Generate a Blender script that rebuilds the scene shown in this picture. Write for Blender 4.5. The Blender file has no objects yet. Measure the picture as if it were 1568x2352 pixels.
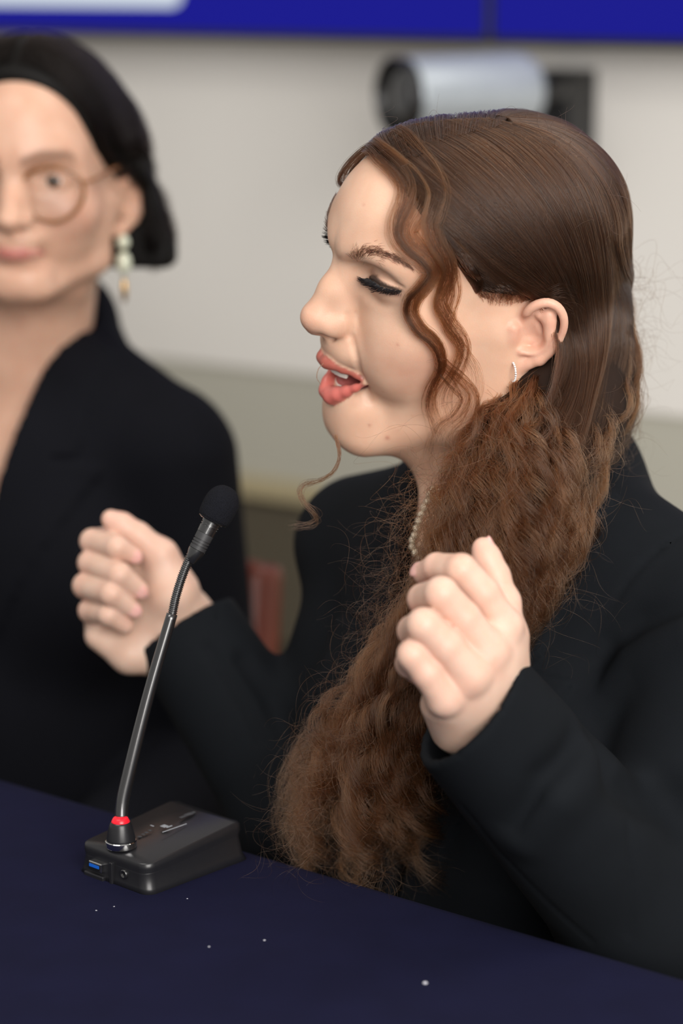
import bpy, bmesh, math, random
import numpy as np
from concurrent.futures import ThreadPoolExecutor
from mathutils import Vector, Matrix

random.seed(3)
RNG = np.random.default_rng(11)
scene = bpy.context.scene
COL = scene.collection

# ------------------------------------------------------------------ camera
FPX = 2352 * 85.0 / 36.0
PITCH = math.radians(12.7)
CAM = np.array([0.0, 0.0, 1.34])
FW = np.array([0.0, math.cos(PITCH), -math.sin(PITCH)])
RT = np.array([1.0, 0.0, 0.0])
UP = np.array([0.0, math.sin(PITCH), math.cos(PITCH)])


def P(x, y, d):
    """world point seen at photo pixel (x, y) at depth d metres"""
    return CAM + d * (FW + RT * (x - 784) / FPX - UP * (y - 1176) / FPX)


cam_data = bpy.data.cameras.new('camera')
cam_data.lens = 85
cam_data.sensor_width = 36
cam_data.sensor_fit = 'AUTO'
cam_data.clip_start = 0.05
cam_data.dof.use_dof = True
cam_data.dof.focus_distance = 1.57
cam_data.dof.aperture_fstop = 2.8
cam = bpy.data.objects.new('camera', cam_data)
COL.objects.link(cam)
cam.location = CAM
cam.rotation_euler = (math.pi / 2 - PITCH, 0, 0)
scene.camera = cam

# ------------------------------------------------------------------ light and exposure
scene.view_settings.view_transform = 'Standard'
scene.view_settings.look = 'None'
scene.view_settings.gamma = 1
scene.view_settings.use_curve_mapping = False
scene.view_settings.exposure = 0.0
scene.cycles.max_bounces = 7
scene.cycles.diffuse_bounces = 3
scene.cycles.glossy_bounces = 3
scene.cycles.transmission_bounces = 5
scene.cycles.caustics_reflective = False
scene.cycles.caustics_refractive = False

world = bpy.data.worlds.new('world')
scene.world = world
world.use_nodes = True
bg = world.node_tree.nodes['Background']
bg.inputs['Color'].default_value = (1.0, 0.965, 0.92, 1)
bg.inputs['Strength'].default_value = 0.44


def area(name, loc, target, size, power, color=(1, 1, 1), sizey=None):
    l = bpy.data.lights.new(name, 'AREA')
    l.energy = power
    l.color = color
    l.shape = 'RECTANGLE'
    l.size = size
    l.size_y = sizey or size
    o = bpy.data.objects.new(name, l)
    COL.objects.link(o)
    o.location = loc
    o.rotation_euler = (Vector(target) - Vector(loc)).to_track_quat('-Z', 'Y').to_euler()
    return o


area('bounced_flash_light', (0.6, -0.5, 1.78), (0.1, 1.75, 1.0), 1.5, 78, (1.0, 0.965, 0.93))
area('ceiling_panel_light', (-0.9, 1.0, 2.75), (-0.9, 1.2, 0), 1.2, 16, (1.0, 0.96, 0.90), 0.6)
area('ceiling_panel_light', (1.1, 2.0, 2.75), (1.1, 2.3, 0), 1.2, 12, (1.0, 0.97, 0.93), 0.6)


# ------------------------------------------------------------------ object helpers
def link(o, parent=None):
    COL.objects.link(o)
    if parent is not None:
        o.parent = parent
    return o


def tag(o, label=None, cat=None, group=None, kind=None):
    if label: o['label'] = label
    if cat: o['category'] = cat
    if group: o['group'] = group
    if kind: o['kind'] = kind
    return o


def empty(name, loc=(0, 0, 0)):
    o = bpy.data.objects.new(name, None)
    o.empty_display_size = 0.05
    o.location = loc
    COL.objects.link(o)
    return o


def mesh_obj(name, V, F, mat=None, parent=None, smooth=True, cols=None):
    """V in world coordinates; the object's origin is moved to its parent's"""
    V = np.asarray(V, dtype=np.float64)
    me = bpy.data.meshes.new(name)
    if isinstance(F, np.ndarray) and F.ndim == 2:
        nf, k = F.shape
        me.vertices.add(len(V))
        me.vertices.foreach_set('co', V.astype(np.float32).ravel())
        me.loops.add(nf * k)
        me.loops.foreach_set('vertex_index', F.astype(np.int32).ravel())
        me.polygons.add(nf)
        me.polygons.foreach_set('loop_start', (np.arange(nf) * k).astype(np.int32))
        me.update(calc_edges=True)
        me.validate()
    else:
        me.from_pydata([tuple(v) for v in V], [], [tuple(f) for f in F])
        me.update()
    if smooth:
        me.polygons.foreach_set('use_smooth', np.ones(len(me.polygons), dtype=bool))
    if cols is not None:
        for nm, c in cols.items():
            at = me.attributes.new(nm, 'FLOAT_COLOR', 'POINT')
            c4 = np.ones((len(V), 4), np.float32)
            c4[:, :3] = c
            at.data.foreach_set('color', c4.ravel())
    if mat: me.materials.append(mat)
    o = bpy.data.objects.new(name, me)
    link(o, parent)
    if parent is not None:
        o.matrix_parent_inverse = parent_inv(parent)
    return o


def parent_inv(p):
    m = Matrix.Translation(p.location)
    q = p.parent
    if q is not None and q.type == 'EMPTY':
        pass
    return m.inverted() if p.type == 'EMPTY' else Matrix.Identity(4)


class MB:
    """collects simple solids into one mesh"""
    def __init__(s):
        s.V = []; s.F = []

    def add(s, V, F):
        n = len(s.V)
        s.V += [tuple(v) for v in V]
        s.F += [tuple(i + n for i in f) for f in F]
        return s

    def box(s, c, size, R=None, bev=0.0):
        bm = bmesh.new()
        bmesh.ops.create_cube(bm, size=1)
        for v in bm.verts:
            v.co = Vector((v.co.x * size[0], v.co.y * size[1], v.co.z * size[2]))
        if bev > 0:
            bmesh.ops.bevel(bm, geom=bm.edges[:], offset=bev, segments=3, profile=0.5, affect='EDGES')
        bm.verts.index_update()
        V = np.array([v.co[:] for v in bm.verts])
        if R is not None: V = V @ np.asarray(R).T
        s.add(V + np.asarray(c), [[v.index for v in f.verts] for f in bm.faces])
        bm.free()
        return s

    def lathe(s, o, axis, prof, n=40, cap=True):
        """prof: list of (t along axis, radius)"""
        o = np.asarray(o, float); a = np.asarray(axis, float); a = a / np.linalg.norm(a)
        u = np.cross(a, [0, 0, 1.0])
        if np.linalg.norm(u) < 1e-3: u = np.array([1.0, 0, 0])
        u /= np.linalg.norm(u); w = np.cross(a, u)
        V = []; F = []
        for t, r in prof:
            for i in range(n):
                th = 2 * math.pi * i / n
                V.append(o + a * t + r * (u * math.cos(th) + w * math.sin(th)))
        for j in range(len(prof) - 1):
            for i in range(n):
                F.append((j * n + i, j * n + (i + 1) % n, (j + 1) * n + (i + 1) % n, (j + 1) * n + i))
        if cap:
            F.append(tuple(reversed(range(n))))
            F.append(tuple((len(prof) - 1) * n + i for i in range(n)))
        return s.add(V, F)

    def tube(s, pts, rad, n=14, cap=True):
        pts = np.asarray(pts, float); m = len(pts)
        rad = np.full(m, rad) if np.isscalar(rad) else np.asarray(rad)
        T = np.gradient(pts, axis=0); T /= np.linalg.norm(T, axis=1)[:, None]
        u = np.cross(T[0], [0.31, 0.2, 0.93]); u /= np.linalg.norm(u)
        V = []; F = []
        for j in range(m):
            u = u - T[j] * (u @ T[j]); u /= np.linalg.norm(u); w = np.cross(T[j], u)
            for i in range(n):
                th = 2 * math.pi * i / n
                V.append(pts[j] + rad[j] * (u * math.cos(th) + w * math.sin(th)))
        for j in range(m - 1):
            for i in range(n):
                F.append((j * n + i, j * n + (i + 1) % n, (j + 1) * n + (i + 1) % n, (j + 1) * n + i))
        if cap:
            F.append(tuple(reversed(range(n)))); F.append(tuple((m - 1) * n + i for i in range(n)))
        return s.add(V, F)

    def sphere(s, c, r, nu=20, nv=12, R=None):
        r = np.full(3, r) if np.isscalar(r) else np.asarray(r, float)
        V = []; F = []
        for j in range(nv + 1):
            ph = math.pi * j / nv
            for i in range(nu):
                th = 2 * math.pi * i / nu
                V.append((math.sin(ph) * math.cos(th), math.sin(ph) * math.sin(th), math.cos(ph)))
        for j in range(nv):
            for i in range(nu):
                F.append((j * nu + i, (j + 1) * nu + i, (j + 1) * nu + (i + 1) % nu, j * nu + (i + 1) % nu))
        V = np.array(V) * r
        if R is not None: V = V @ np.asarray(R).T
        return s.add(V + np.asarray(c), F)

    def build(s, name, mat, parent=None, smooth=True, auto=None):
        o = mesh_obj(name, s.V, s.F, mat, parent, smooth)
        if auto:
            bm = bmesh.new(); bm.from_mesh(o.data)
            for e in bm.edges:
                if len(e.link_faces) == 2 and e.calc_face_angle(0) > math.radians(auto): e.smooth = False
            bm.to_mesh(o.data); bm.free()
        return o


def spline(pts, n, closed=False):
    """Catmull-Rom through pts, resampled to n points evenly in arc length"""
    p = np.asarray(pts, float)
    if len(p) == 2:
        t = np.linspace(0, 1, n)[:, None]
        return p[0] * (1 - t) + p[1] * t
    q = np.vstack([2 * p[0] - p[1], p, 2 * p[-1] - p[-2]])
    out = []
    for i in range(len(p) - 1):
        t = np.linspace(0, 1, 24, endpoint=False)[:, None]
        a, b, c, d = q[i], q[i + 1], q[i + 2], q[i + 3]
        out.append(0.5 * (2 * b + (c - a) * t + (2 * a - 5 * b + 4 * c - d) * t ** 2 + (3 * b - a - 3 * c + d) * t ** 3))
    out.append(p[-1:])
    c = np.vstack(out)
    s = np.concatenate([[0], np.cumsum(np.linalg.norm(np.diff(c[:, :3], axis=0), axis=1))])
    u = np.linspace(0, s[-1], n)
    return np.stack([np.interp(u, s, c[:, k]) for k in range(c.shape[1])], 1)


# ------------------------------------------------------------------ implicit surfaces
f32 = np.float32
POOL = ThreadPoolExecutor(4)


def ell(p, c, r, R=None):
    q = p - np.asarray(c, f32)
    if R is not None: q = q @ np.asarray(R, f32)      # R columns = axes
    r = np.asarray(r, f32)
    a = q / r
    k0 = np.sqrt((a * a).sum(1)); b = a / r
    k1 = np.sqrt((b * b).sum(1)) + f32(1e-9)
    return k0 * (k0 - 1) / k1


def rc(p, a, b, ra, rb):
    a = np.asarray(a, f32); b = np.asarray(b, f32); ab = b - a
    q = p - a
    t = np.clip(q @ ab / f32(ab @ ab + 1e-12), 0, 1)
    d = q - t[:, None] * ab
    return np.sqrt((d * d).sum(1)) - (f32(ra) + f32(rb - ra) * t)


def smin(a, b, k):
    h = np.maximum(k - np.abs(a - b), 0) / f32(k)
    return np.minimum(a, b) - h * h * f32(k * 0.25)


def smax(a, b, k):
    return -smin(-a, -b, k)


def chain(p, pts, k=0.0):
    """rows x, y, z, r joined as one round rope"""
    d = None
    for a, b in zip(pts[:-1], pts[1:]):
        e = rc(p, a[:3], b[:3], a[3], b[3])
        d = e if d is None else (smin(d, e, k) if k else np.minimum(d, e))
    return d


def polygonize(f, lo, hi, h, newton=2):
    lo = np.asarray(lo, float); hi = np.asarray(hi, float)
    B = 4
    nc = np.ceil((hi - lo) / (h * B)).astype(int) + 1
    H = h * B
    g = np.stack(np.meshgrid(*[np.arange(n) for n in nc], indexing='ij'), -1).reshape(-1, 3)
    Dc = ev(f, (lo + g * H).astype(f32)).reshape(nc)
    m = np.abs(Dc) < H * 1.75
    # a coarse cell is active when any of its corners is near the surface
    act = np.zeros(nc - 1, bool)
    for dx in (0, 1):
        for dy in (0, 1):
            for dz in (0, 1):
                act |= m[dx:nc[0] - 1 + dx, dy:nc[1] - 1 + dy, dz:nc[2] - 1 + dz]
    n = (nc - 1) * B + 1
    Dn = np.repeat(np.repeat(np.repeat(Dc[:-1, :-1, :-1], B, 0), B, 1), B, 2)
    D = np.full(n, 1e3, f32)
    D[:-1, :-1, :-1] = np.where(Dn > 0, 1e3, -1e3)
    mf = np.zeros(n, bool)
    a4 = np.repeat(np.repeat(np.repeat(act, B, 0), B, 1), B, 2)
    for dx in (0, 1):
        for dy in (0, 1):
            for dz in (0, 1):
                mf[dx:n[0] - 1 + dx, dy:n[1] - 1 + dy, dz:n[2] - 1 + dz] |= a4
    idx = np.argwhere(mf)
    D[mf] = ev(f, (lo + idx * h).astype(f32))
    S = D < 0
    # cells with a sign change
    cnt = np.zeros(n - 1, np.int8)
    for dx in (0, 1):
        for dy in (0, 1):
            for dz in (0, 1):
                cnt += S[dx:n[0] - 1 + dx, dy:n[1] - 1 + dy, dz:n[2] - 1 + dz]
    mixed = (cnt > 0) & (cnt < 8)
    c = np.argwhere(mixed)
    off = np.array([[i, j, k] for i in (0, 1) for j in (0, 1) for k in (0, 1)])
    vals = np.stack([D[c[:, 0] + o[0], c[:, 1] + o[1], c[:, 2] + o[2]] for o in off], 1).astype(np.float64)
    vals = np.clip(vals, -h * 2, h * 2)
    acc = np.zeros((len(c), 3)); w = np.zeros(len(c))
    for i in range(8):
        for j in range(i + 1, 8):
            if np.abs(off[i] - off[j]).sum() != 1: continue
            s = (vals[:, i] < 0) != (vals[:, j] < 0)
            t = np.where(s, vals[:, i] / np.where(s, vals[:, i] - vals[:, j], 1), 0)
            acc += np.where(s[:, None], off[i] + t[:, None] * (off[j] - off[i]), 0); w += s
    V = lo + (c + acc / w[:, None]) * h
    ids = np.full(n - 1, -1, np.int64); ids[mixed] = np.arange(len(c))
    Q = []
    for ax in range(3):
        sl0 = [slice(None)] * 3; sl1 = [slice(None)] * 3
        sl0[ax] = slice(0, n[ax] - 1); sl1[ax] = slice(1, n[ax])
        A = S[tuple(sl0)]; Bm = S[tuple(sl1)]
        e = np.argwhere(A != Bm)
        b1, b2 = (ax + 1) % 3, (ax + 2) % 3
        ok = (e[:, b1] > 0) & (e[:, b2] > 0) & (e[:, b1] < n[b1] - 1) & (e[:, b2] < n[b2] - 1)
        e = e[ok]
        q = []
        for (i, j) in ((1, 1), (0, 1), (0, 0), (1, 0)):
            g = e.copy(); g[:, b1] -= i; g[:, b2] -= j
            q.append(ids[g[:, 0], g[:, 1], g[:, 2]])
        q = np.stack(q, 1)
        flip = ~A[e[:, 0], e[:, 1], e[:, 2]]
        q[flip] = q[flip][:, ::-1]
        Q.append(q)
    Q = np.vstack(Q)
    Q = Q[(Q >= 0).all(1)]
    for _ in range(newton):
        d, gr = grad(f, V, h * 0.25)
        V = V - np.clip(d / np.maximum((gr * gr).sum(1), 0.2), -h, h)[:, None] * gr
    return V, Q


def ev(f, p, chunk=25000):
    if not len(p): return np.zeros(0, f32)
    return np.concatenate(list(POOL.map(f, [p[i:i + chunk] for i in range(0, len(p), chunk)])))


def grad(f, V, e):
    V = V.astype(f32)
    d = ev(f, V)
    g = np.zeros((len(V), 3))
    for k in range(3):
        o = np.zeros(3, f32); o[k] = e
        g[:, k] = (ev(f, V + o) - d) / e
    return d.astype(np.float64), g


def trace(f, o, d, t0, t1, it=90):
    """sphere-trace rays o + t d (all arrays); returns t, or the closest approach for a ray that misses"""
    t = np.full(len(d), t0, float); bt = t.copy(); bs = np.full(len(d), 1e9)
    for _ in range(it):
        s = f((o + d * t[:, None]).astype(f32))
        b = np.abs(s) < bs
        bs = np.where(b, np.abs(s), bs); bt = np.where(b, t, bt)
        t = np.minimum(t + np.clip(s * 0.8, -5, 20), t1)
    return bt


# ------------------------------------------------------------------ material helpers
def srgb(r, g, b):
    f = lambda c: c / 12.92 if c <= 0.04045 else ((c + 0.055) / 1.055) ** 2.4
    return (f(r / 255), f(g / 255), f(b / 255), 1)


def mat(name, color, rough=0.5, metal=0.0, spec=0.5, noise=None, bump=None, emit=None, sheen=0.0, coat=0.0, trans=0.0):
    """noise=(scale, amount) varies the colour; bump=(scale, distance, strength)"""
    m = bpy.data.materials.new(name)
    m.use_nodes = True
    nt = m.node_tree; b = nt.nodes['Principled BSDF']
    b.inputs['Roughness'].default_value = rough
    b.inputs['Metallic'].default_value = metal
    b.inputs['Specular IOR Level'].default_value = spec
    b.inputs['Sheen Weight'].default_value = sheen
    b.inputs['Coat Weight'].default_value = coat
    b.inputs['Transmission Weight'].default_value = trans
    c = tuple(color)[:3] + (1,)
    tc = nt.nodes.new('ShaderNodeTexCoord')
    n = nt.nodes.new('ShaderNodeTexNoise')
    nt.links.new(tc.outputs['Object'], n.inputs['Vector'])
    sc, am = noise or (40, 0.06)
    n.inputs['Scale'].default_value = sc
    n.inputs['Detail'].default_value = 4
    mx = nt.nodes.new('ShaderNodeMix'); mx.data_type = 'RGBA'
    mx.inputs['A'].default_value = tuple(v * (1 - am) for v in c[:3]) + (1,)
    mx.inputs['B'].default_value = tuple(min(1, v * (1 + am)) for v in c[:3]) + (1,)
    nt.links.new(n.outputs['Fac'], mx.inputs['Factor'])
    nt.links.new(mx.outputs['Result'], b.inputs['Base Color'])
    if bump:
        n2 = nt.nodes.new('ShaderNodeTexNoise')
        n2.inputs['Scale'].default_value = bump[0]; n2.inputs['Detail'].default_value = 3
        nt.links.new(tc.outputs['Object'], n2.inputs['Vector'])
        bp = nt.nodes.new('ShaderNodeBump')
        bp.inputs['Distance'].default_value = bump[1]; bp.inputs['Strength'].default_value = bump[2]
        nt.links.new(n2.outputs['Fac'], bp.inputs['Height'])
        nt.links.new(bp.outputs['Normal'], b.inputs['Normal'])
    if emit:
        b.inputs['Emission Color'].default_value = tuple(emit[0])[:3] + (1,)
        b.inputs['Emission Strength'].default_value = emit[1]
    return m


def skin_mat(name):
    m = bpy.data.materials.new(name)
    m.use_nodes = True
    nt = m.node_tree; b = nt.nodes['Principled BSDF']
    at = nt.nodes.new('ShaderNodeAttribute'); at.attribute_name = 'tint'
    a2 = nt.nodes.new('ShaderNodeAttribute'); a2.attribute_name = 'gloss'
    tc = nt.nodes.new('ShaderNodeTexCoord')
    n = nt.nodes.new('ShaderNodeTexNoise'); n.inputs['Scale'].default_value = 55; n.inputs['Detail'].default_value = 5
    nt.links.new(tc.outputs['Object'], n.inputs['Vector'])
    hs = nt.nodes.new('ShaderNodeMix'); hs.data_type = 'RGBA'; hs.blend_type = 'MULTIPLY'
    hs.inputs['Factor'].default_value = 1.0
    cr = nt.nodes.new('ShaderNodeValToRGB')
    cr.color_ramp.elements[0].position = 0.3; cr.color_ramp.elements[0].color = (0.93, 0.86, 0.83, 1)
    cr.color_ramp.elements[1].position = 0.7; cr.color_ramp.elements[1].color = (1.0, 1.0, 1.0, 1)
    nt.links.new(n.outputs['Fac'], cr.inputs['Fac'])
    nt.links.new(at.outputs['Color'], hs.inputs['A'])
    nt.links.new(cr.outputs['Color'], hs.inputs['B'])
    nt.links.new(hs.outputs['Result'], b.inputs['Base Color'])
    nt.links.new(a2.outputs['Fac'], b.inputs['Roughness'])
    b.inputs['Subsurface Weight'].default_value = 0.4
    b.inputs['Subsurface Radius'].default_value = (1.0, 0.35, 0.2)
    b.inputs['Subsurface Scale'].default_value = 0.006
    b.inputs['Specular IOR Level'].default_value = 0.4
    n2 = nt.nodes.new('ShaderNodeTexNoise'); n2.inputs['Scale'].default_value = 900; n2.inputs['Detail'].default_value = 2
    nt.links.new(tc.outputs['Object'], n2.inputs['Vector'])
    bp = nt.nodes.new('ShaderNodeBump'); bp.inputs['Distance'].default_value = 0.0004; bp.inputs['Strength'].default_value = 0.25
    nt.links.new(n2.outputs['Fac'], bp.inputs['Height'])
    nt.links.new(bp.outputs['Normal'], b.inputs['Normal'])
    return m


def hair_mat(name, color, rough=0.35, tint2=None, ior=1.45):
    """opaque-ish strand shader: Principled Hair driven by colour, varied per strand"""
    m = bpy.data.materials.new(name)
    m.use_nodes = True
    nt = m.node_tree
    nt.nodes.remove(nt.nodes['Principled BSDF'])
    out = nt.nodes['Material Output']
    h = nt.nodes.new('ShaderNodeBsdfHairPrincipled')
    h.parametrization = 'COLOR'
    ci = nt.nodes.new('ShaderNodeHairInfo')
    mx = nt.nodes.new('ShaderNodeMix'); mx.data_type = 'RGBA'
    mx.inputs['A'].default_value = tuple(color)[:3] + (1,)
    mx.inputs['B'].default_value = (tuple(tint2)[:3] if tint2 else tuple(c * 1.5 for c in tuple(color)[:3])) + (1,)
    at = nt.nodes.new('ShaderNodeAttribute'); at.attribute_name = 'clump'
    m1 = nt.nodes.new('ShaderNodeMath'); m1.operation = 'MULTIPLY'; m1.inputs[1].default_value = 0.35
    m2 = nt.nodes.new('ShaderNodeMath'); m2.operation = 'MULTIPLY_ADD'; m2.inputs[1].default_value = 0.65
    nt.links.new(ci.outputs['Random'], m1.inputs[0])
    nt.links.new(at.outputs['Fac'], m2.inputs[0]); nt.links.new(m1.outputs[0], m2.inputs[2])
    nt.links.new(m2.outputs[0], mx.inputs['Factor'])
    nt.links.new(mx.outputs['Result'], h.inputs['Color'])
    h.inputs['Roughness'].default_value = rough
    h.inputs['IOR'].default_value = ior
    h.inputs['Radial Roughness'].default_value = 0.4
    h.inputs['Random Roughness'].default_value = 0.2
    nt.links.new(h.outputs['BSDF'], out.inputs['Surface'])
    return m


def strands(name, S, rad, m, parent=None, taper=0.35, rootr=1.0, clump=None):
    """S (n, k, 3) world points of n strands, rad = root radius (scalar or (n,))"""
    n, k, _ = S.shape
    hc = bpy.data.hair_curves.new(name)
    hc.add_curves([k] * n)
    hc.attributes['position'].data.foreach_set('vector', S.astype(np.float32).ravel())
    r = np.broadcast_to(np.asarray(rad, np.float32).reshape(-1, 1), (n, 1)) * np.interp(np.linspace(0, 1, k), [0, .12, .6, 1], [rootr, 1, .85, taper]).astype(np.float32)[None]
    at = hc.attributes.get('radius') or hc.attributes.new('radius', 'FLOAT', 'POINT')
    at.data.foreach_set('value', np.ascontiguousarray(r, dtype=np.float32).ravel())
    ca = hc.attributes.new('clump', 'FLOAT', 'CURVE')
    ca.data.foreach_set('value', np.ascontiguousarray(np.random.default_rng(n).uniform(0, 1, n) if clump is None else clump, dtype=np.float32))
    hc.materials.append(m)
    o = bpy.data.objects.new(name, hc)
    link(o, parent)
    if parent is not None: o.matrix_parent_inverse = parent_inv(parent)
    return o


def cloth_mat(name, color, weave=1500, strength=0.35, sheen=0.06, rough=0.85):
    m = bpy.data.materials.new(name); m.use_nodes = True
    nt = m.node_tree; b = nt.nodes['Principled BSDF']
    tc = nt.nodes.new('ShaderNodeTexCoord')
    w1 = nt.nodes.new('ShaderNodeTexWave'); w1.wave_type = 'BANDS'; w1.bands_direction = 'DIAGONAL'
    w1.inputs['Scale'].default_value = weave; w1.inputs['Distortion'].default_value = 1.5
    nz = nt.nodes.new('ShaderNodeTexNoise'); nz.inputs['Scale'].default_value = 25; nz.inputs['Detail'].default_value = 6
    n2 = nt.nodes.new('ShaderNodeTexNoise'); n2.inputs['Scale'].default_value = weave; n2.inputs['Detail'].default_value = 2
    for n in (w1, nz, n2): nt.links.new(tc.outputs['Object'], n.inputs['Vector'])
    mx = nt.nodes.new('ShaderNodeMix'); mx.data_type = 'RGBA'
    mx.inputs['A'].default_value = tuple(c * 0.8 for c in color[:3]) + (1,)
    mx.inputs['B'].default_value = tuple(c * 1.25 for c in color[:3]) + (1,)
    nt.links.new(nz.outputs['Fac'], mx.inputs['Factor'])
    nt.links.new(mx.outputs['Result'], b.inputs['Base Color'])
    b.inputs['Roughness'].default_value = rough
    b.inputs['Specular IOR Level'].default_value = 0.12
    b.inputs['Sheen Weight'].default_value = sheen
    b.inputs['Sheen Roughness'].default_value = 0.5
    bp = nt.nodes.new('ShaderNodeBump'); bp.inputs['Distance'].default_value = 0.0004; bp.inputs['Strength'].default_value = strength
    nt.links.new(n2.outputs['Fac'], bp.inputs['Height'])
    nt.links.new(bp.outputs['Normal'], b.inputs['Normal'])
    return m


def unit(v): return np.asarray(v, float) / np.linalg.norm(v)

# ------------------------------------------------------------------ the room: wall, floor, displays
WD = np.array([-math.sin(math.radians(56)), math.cos(math.radians(56)), 0])     # along the wall, away to the left
WN = np.array([-WD[1], WD[0], 0])                                                # out of the wall into the room
if WN[1] > 0: WN = -WN
W0 = P(784, 600, 3.1)


def hit_plane(x, y, p0, n):
    d = P(x, y, 1.0) - CAM
    return CAM + d * (((p0 - CAM) @ n) / (d @ n))


def wall_pt(x, y, out=0.0): return hit_plane(x, y, W0 + WN * out, WN)
def wall_s(p): return (np.asarray(p) - W0) @ WD                                  # metres along the wall


RW = np.stack([WD, WN, [0, 0, 1.0]], 1)


def wall_box(name, s0, s1, z0, z1, y0, y1, m, parent=None, bev=0.0, smooth=False):
    """box in wall coordinates: s along, y out of the wall, z up"""
    c = W0 + WD * (s0 + s1) / 2 + WN * (y0 + y1) / 2
    c[2] = (z0 + z1) / 2
    return MB().box(c, (s1 - s0, y1 - y0, z1 - z0), R=RW, bev=bev).build(name, m, parent, smooth=smooth)


def zone_mat(name, color, amt, scale):
    return mat(name, color, rough=0.7, spec=0.3, noise=(scale, amt), bump=(300, 0.0005, 0.2))


M_WALL = zone_mat('painted wall', srgb(233, 230, 225), 0.03, 3)
M_WALL2 = zone_mat('painted wainscot', srgb(184, 182, 170), 0.03, 3)
M_TRIM = zone_mat('cream trim', srgb(176, 164, 132), 0.04, 5)
M_GRILL = mat('grey brown slats', srgb(112, 104, 88), rough=0.6, noise=(8, .06))
M_SKIRT = mat('dark skirting', srgb(74, 70, 60), rough=0.7, noise=(8, .06))
M_FLOOR = mat('beige carpet', srgb(176, 166, 148), rough=0.95, spec=0.1, noise=(120, .15), bump=(600, .003, .5))

zB = wall_pt(960, 890)[2]; zC0 = wall_pt(650, 1104)[2]; zC1 = wall_pt(650, 1150)[2]; zD = wall_pt(650, 1172)[2]; zE = wall_pt(650, 1478)[2]
S0, S1 = -3.2, 4.0
tag(wall_box('wall_back', S0, S1, zB, 2.8, -0.12, 0.0, M_WALL), kind='structure')
tag(wall_box('wall_lower', S0, S1, zC0, zB, -0.12, -0.006, M_WALL2), kind='structure')
tag(wall_box('trim_1', S0, S1, zC1, zC0, -0.12, 0.012, M_TRIM, bev=.004), kind='structure')
tag(wall_box('wall_base', S0, S1, 0.0, zC1, -0.12, -0.03, M_SKIRT), kind='structure')
sl0 = wall_box('louvre', S0, S1, 0, 0.0028, -0.03, -0.004, M_GRILL)
wb = bpy.data.objects['wall_base']
n = 34
for k in range(n):
    o = sl0 if k == 0 else bpy.data.objects.new('louvre', sl0.data)
    if k: COL.objects.link(o)
    o.parent = wb
    o.location = (0, 0, zE + (zD - zE) * k / (n - 1))
fl = MB().box((0, 1.5, -0.05), (8, 8, 0.1)).build('floor', M_FLOOR, smooth=False); tag(fl, kind='structure')

# two wall displays, one plain blue, one with a white window on the blue
M_BEZEL = mat('black display frame', (0.01, 0.01, 0.014), rough=0.35)
DO = 0.09
pB = hit_plane(784, 96, W0 + WN * DO, WN); zDisp = pB[2]
sSeam = wall_s(hit_plane(1124, 100, W0 + WN * DO, WN))
BLUE = srgb(18, 19, 150)


def screen_mat(name, col, st):
    m = mat(name, (0.004, 0.004, 0.01), rough=0.5, spec=0.1, emit=(col, st), noise=(2, .02))
    return m


M_BLUE = screen_mat('lit blue screen', BLUE, 0.85)
M_WHITE = screen_mat('lit white window', srgb(205, 215, 222), 1.1)


def display(s0, s1, label):
    e = empty('wall_display', tuple(W0 + WD * (s0 + s1) / 2 + WN * .045 + np.array([0, 0, zDisp - W0[2]])))
    tag(e, label, 'display', 'wall displays')
    wall_box('frame', s0, s1, zDisp, zDisp + .62, 0.0, DO, M_BEZEL, e, bev=.004)
    wall_box('screen', s0 + .006, s1 - .006, zDisp + .010, zDisp + .612, DO, DO + .002, M_BLUE, e)
    return e


dl = display(sSeam + .001, sSeam + 1.1, 'lit blue wall display showing a white window, left of the seam')
dr = display(sSeam - 1.1, sSeam - .001, 'plain blue wall display above the silver wall camera')
# white window with rounded corner: corner seen at (418, 18)
cw = hit_plane(418, 16, W0 + WN * (DO + .003), WN); sW = wall_s(cw); zW = cw[2]
pl = []
rr = .018
for a in np.linspace(-math.pi / 2, -math.pi, 9): pl.append((sW + rr + rr * math.cos(a), zW + rr + rr * math.sin(a)))
pl += [(sW, zW + .4), (sW + .75, zW + .4), (sW + .75, zW)]
V = [W0 + WD * s + WN * y + np.array([0, 0, z - W0[2]]) for y in (DO + .002, DO + .0035) for s, z in pl]
k = len(pl)
F = [tuple(range(k, 2 * k)), tuple(reversed(range(k)))] + [(i, (i + 1) % k, k + (i + 1) % k, k + i) for i in range(k)]
mesh_obj('white_window', V, F, M_WHITE, dl, smooth=False)

# wall camera: silver barrel with a black hood, on a black bracket
M_SILV = mat('silver shell', srgb(176, 184, 190), rough=0.35, metal=0.25, spec=0.5)
M_BLK = mat('black plastic', (0.006, 0.006, 0.007), rough=0.4)
M_LENS = mat('lens glass', (0.004, 0.004, 0.006), rough=0.05, coat=1.0)
cB_ = hit_plane(1195, 207, W0 + WN * .15, WN); dB_ = (cB_ - CAM) @ FW
cA = P(912, 222, dB_ - .075)
wc = empty('wall_camera', tuple(cA)); tag(wc, 'silver cylindrical wall camera with black front on a black bracket', 'camera')
ax = unit(cA - cB_); L = np.linalg.norm(cA - cB_); rC = .043
MB().lathe(cB_, ax, [(-.012, .02), (-.010, .036), (0, rC * .96), (.01, rC), (L - .014, rC), (L - .010, rC * .985), (L - .0095, rC * .97)], 48).build('barrel', M_SILV, wc, auto=50)
MB().lathe(cA, ax, [(-.0095, rC * .99), (.004, rC * 1.01), (.006, rC * .97), (.002, rC * .9), (-.006, rC * .86)], 48).build('hood', M_BLK, wc, auto=50)
MB().lathe(cA, ax, [(-.009, rC * .9), (-.004, rC * .8), (-.001, rC * .5), (.0, rC * .1)], 40).build('lens', M_LENS, wc)
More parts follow.
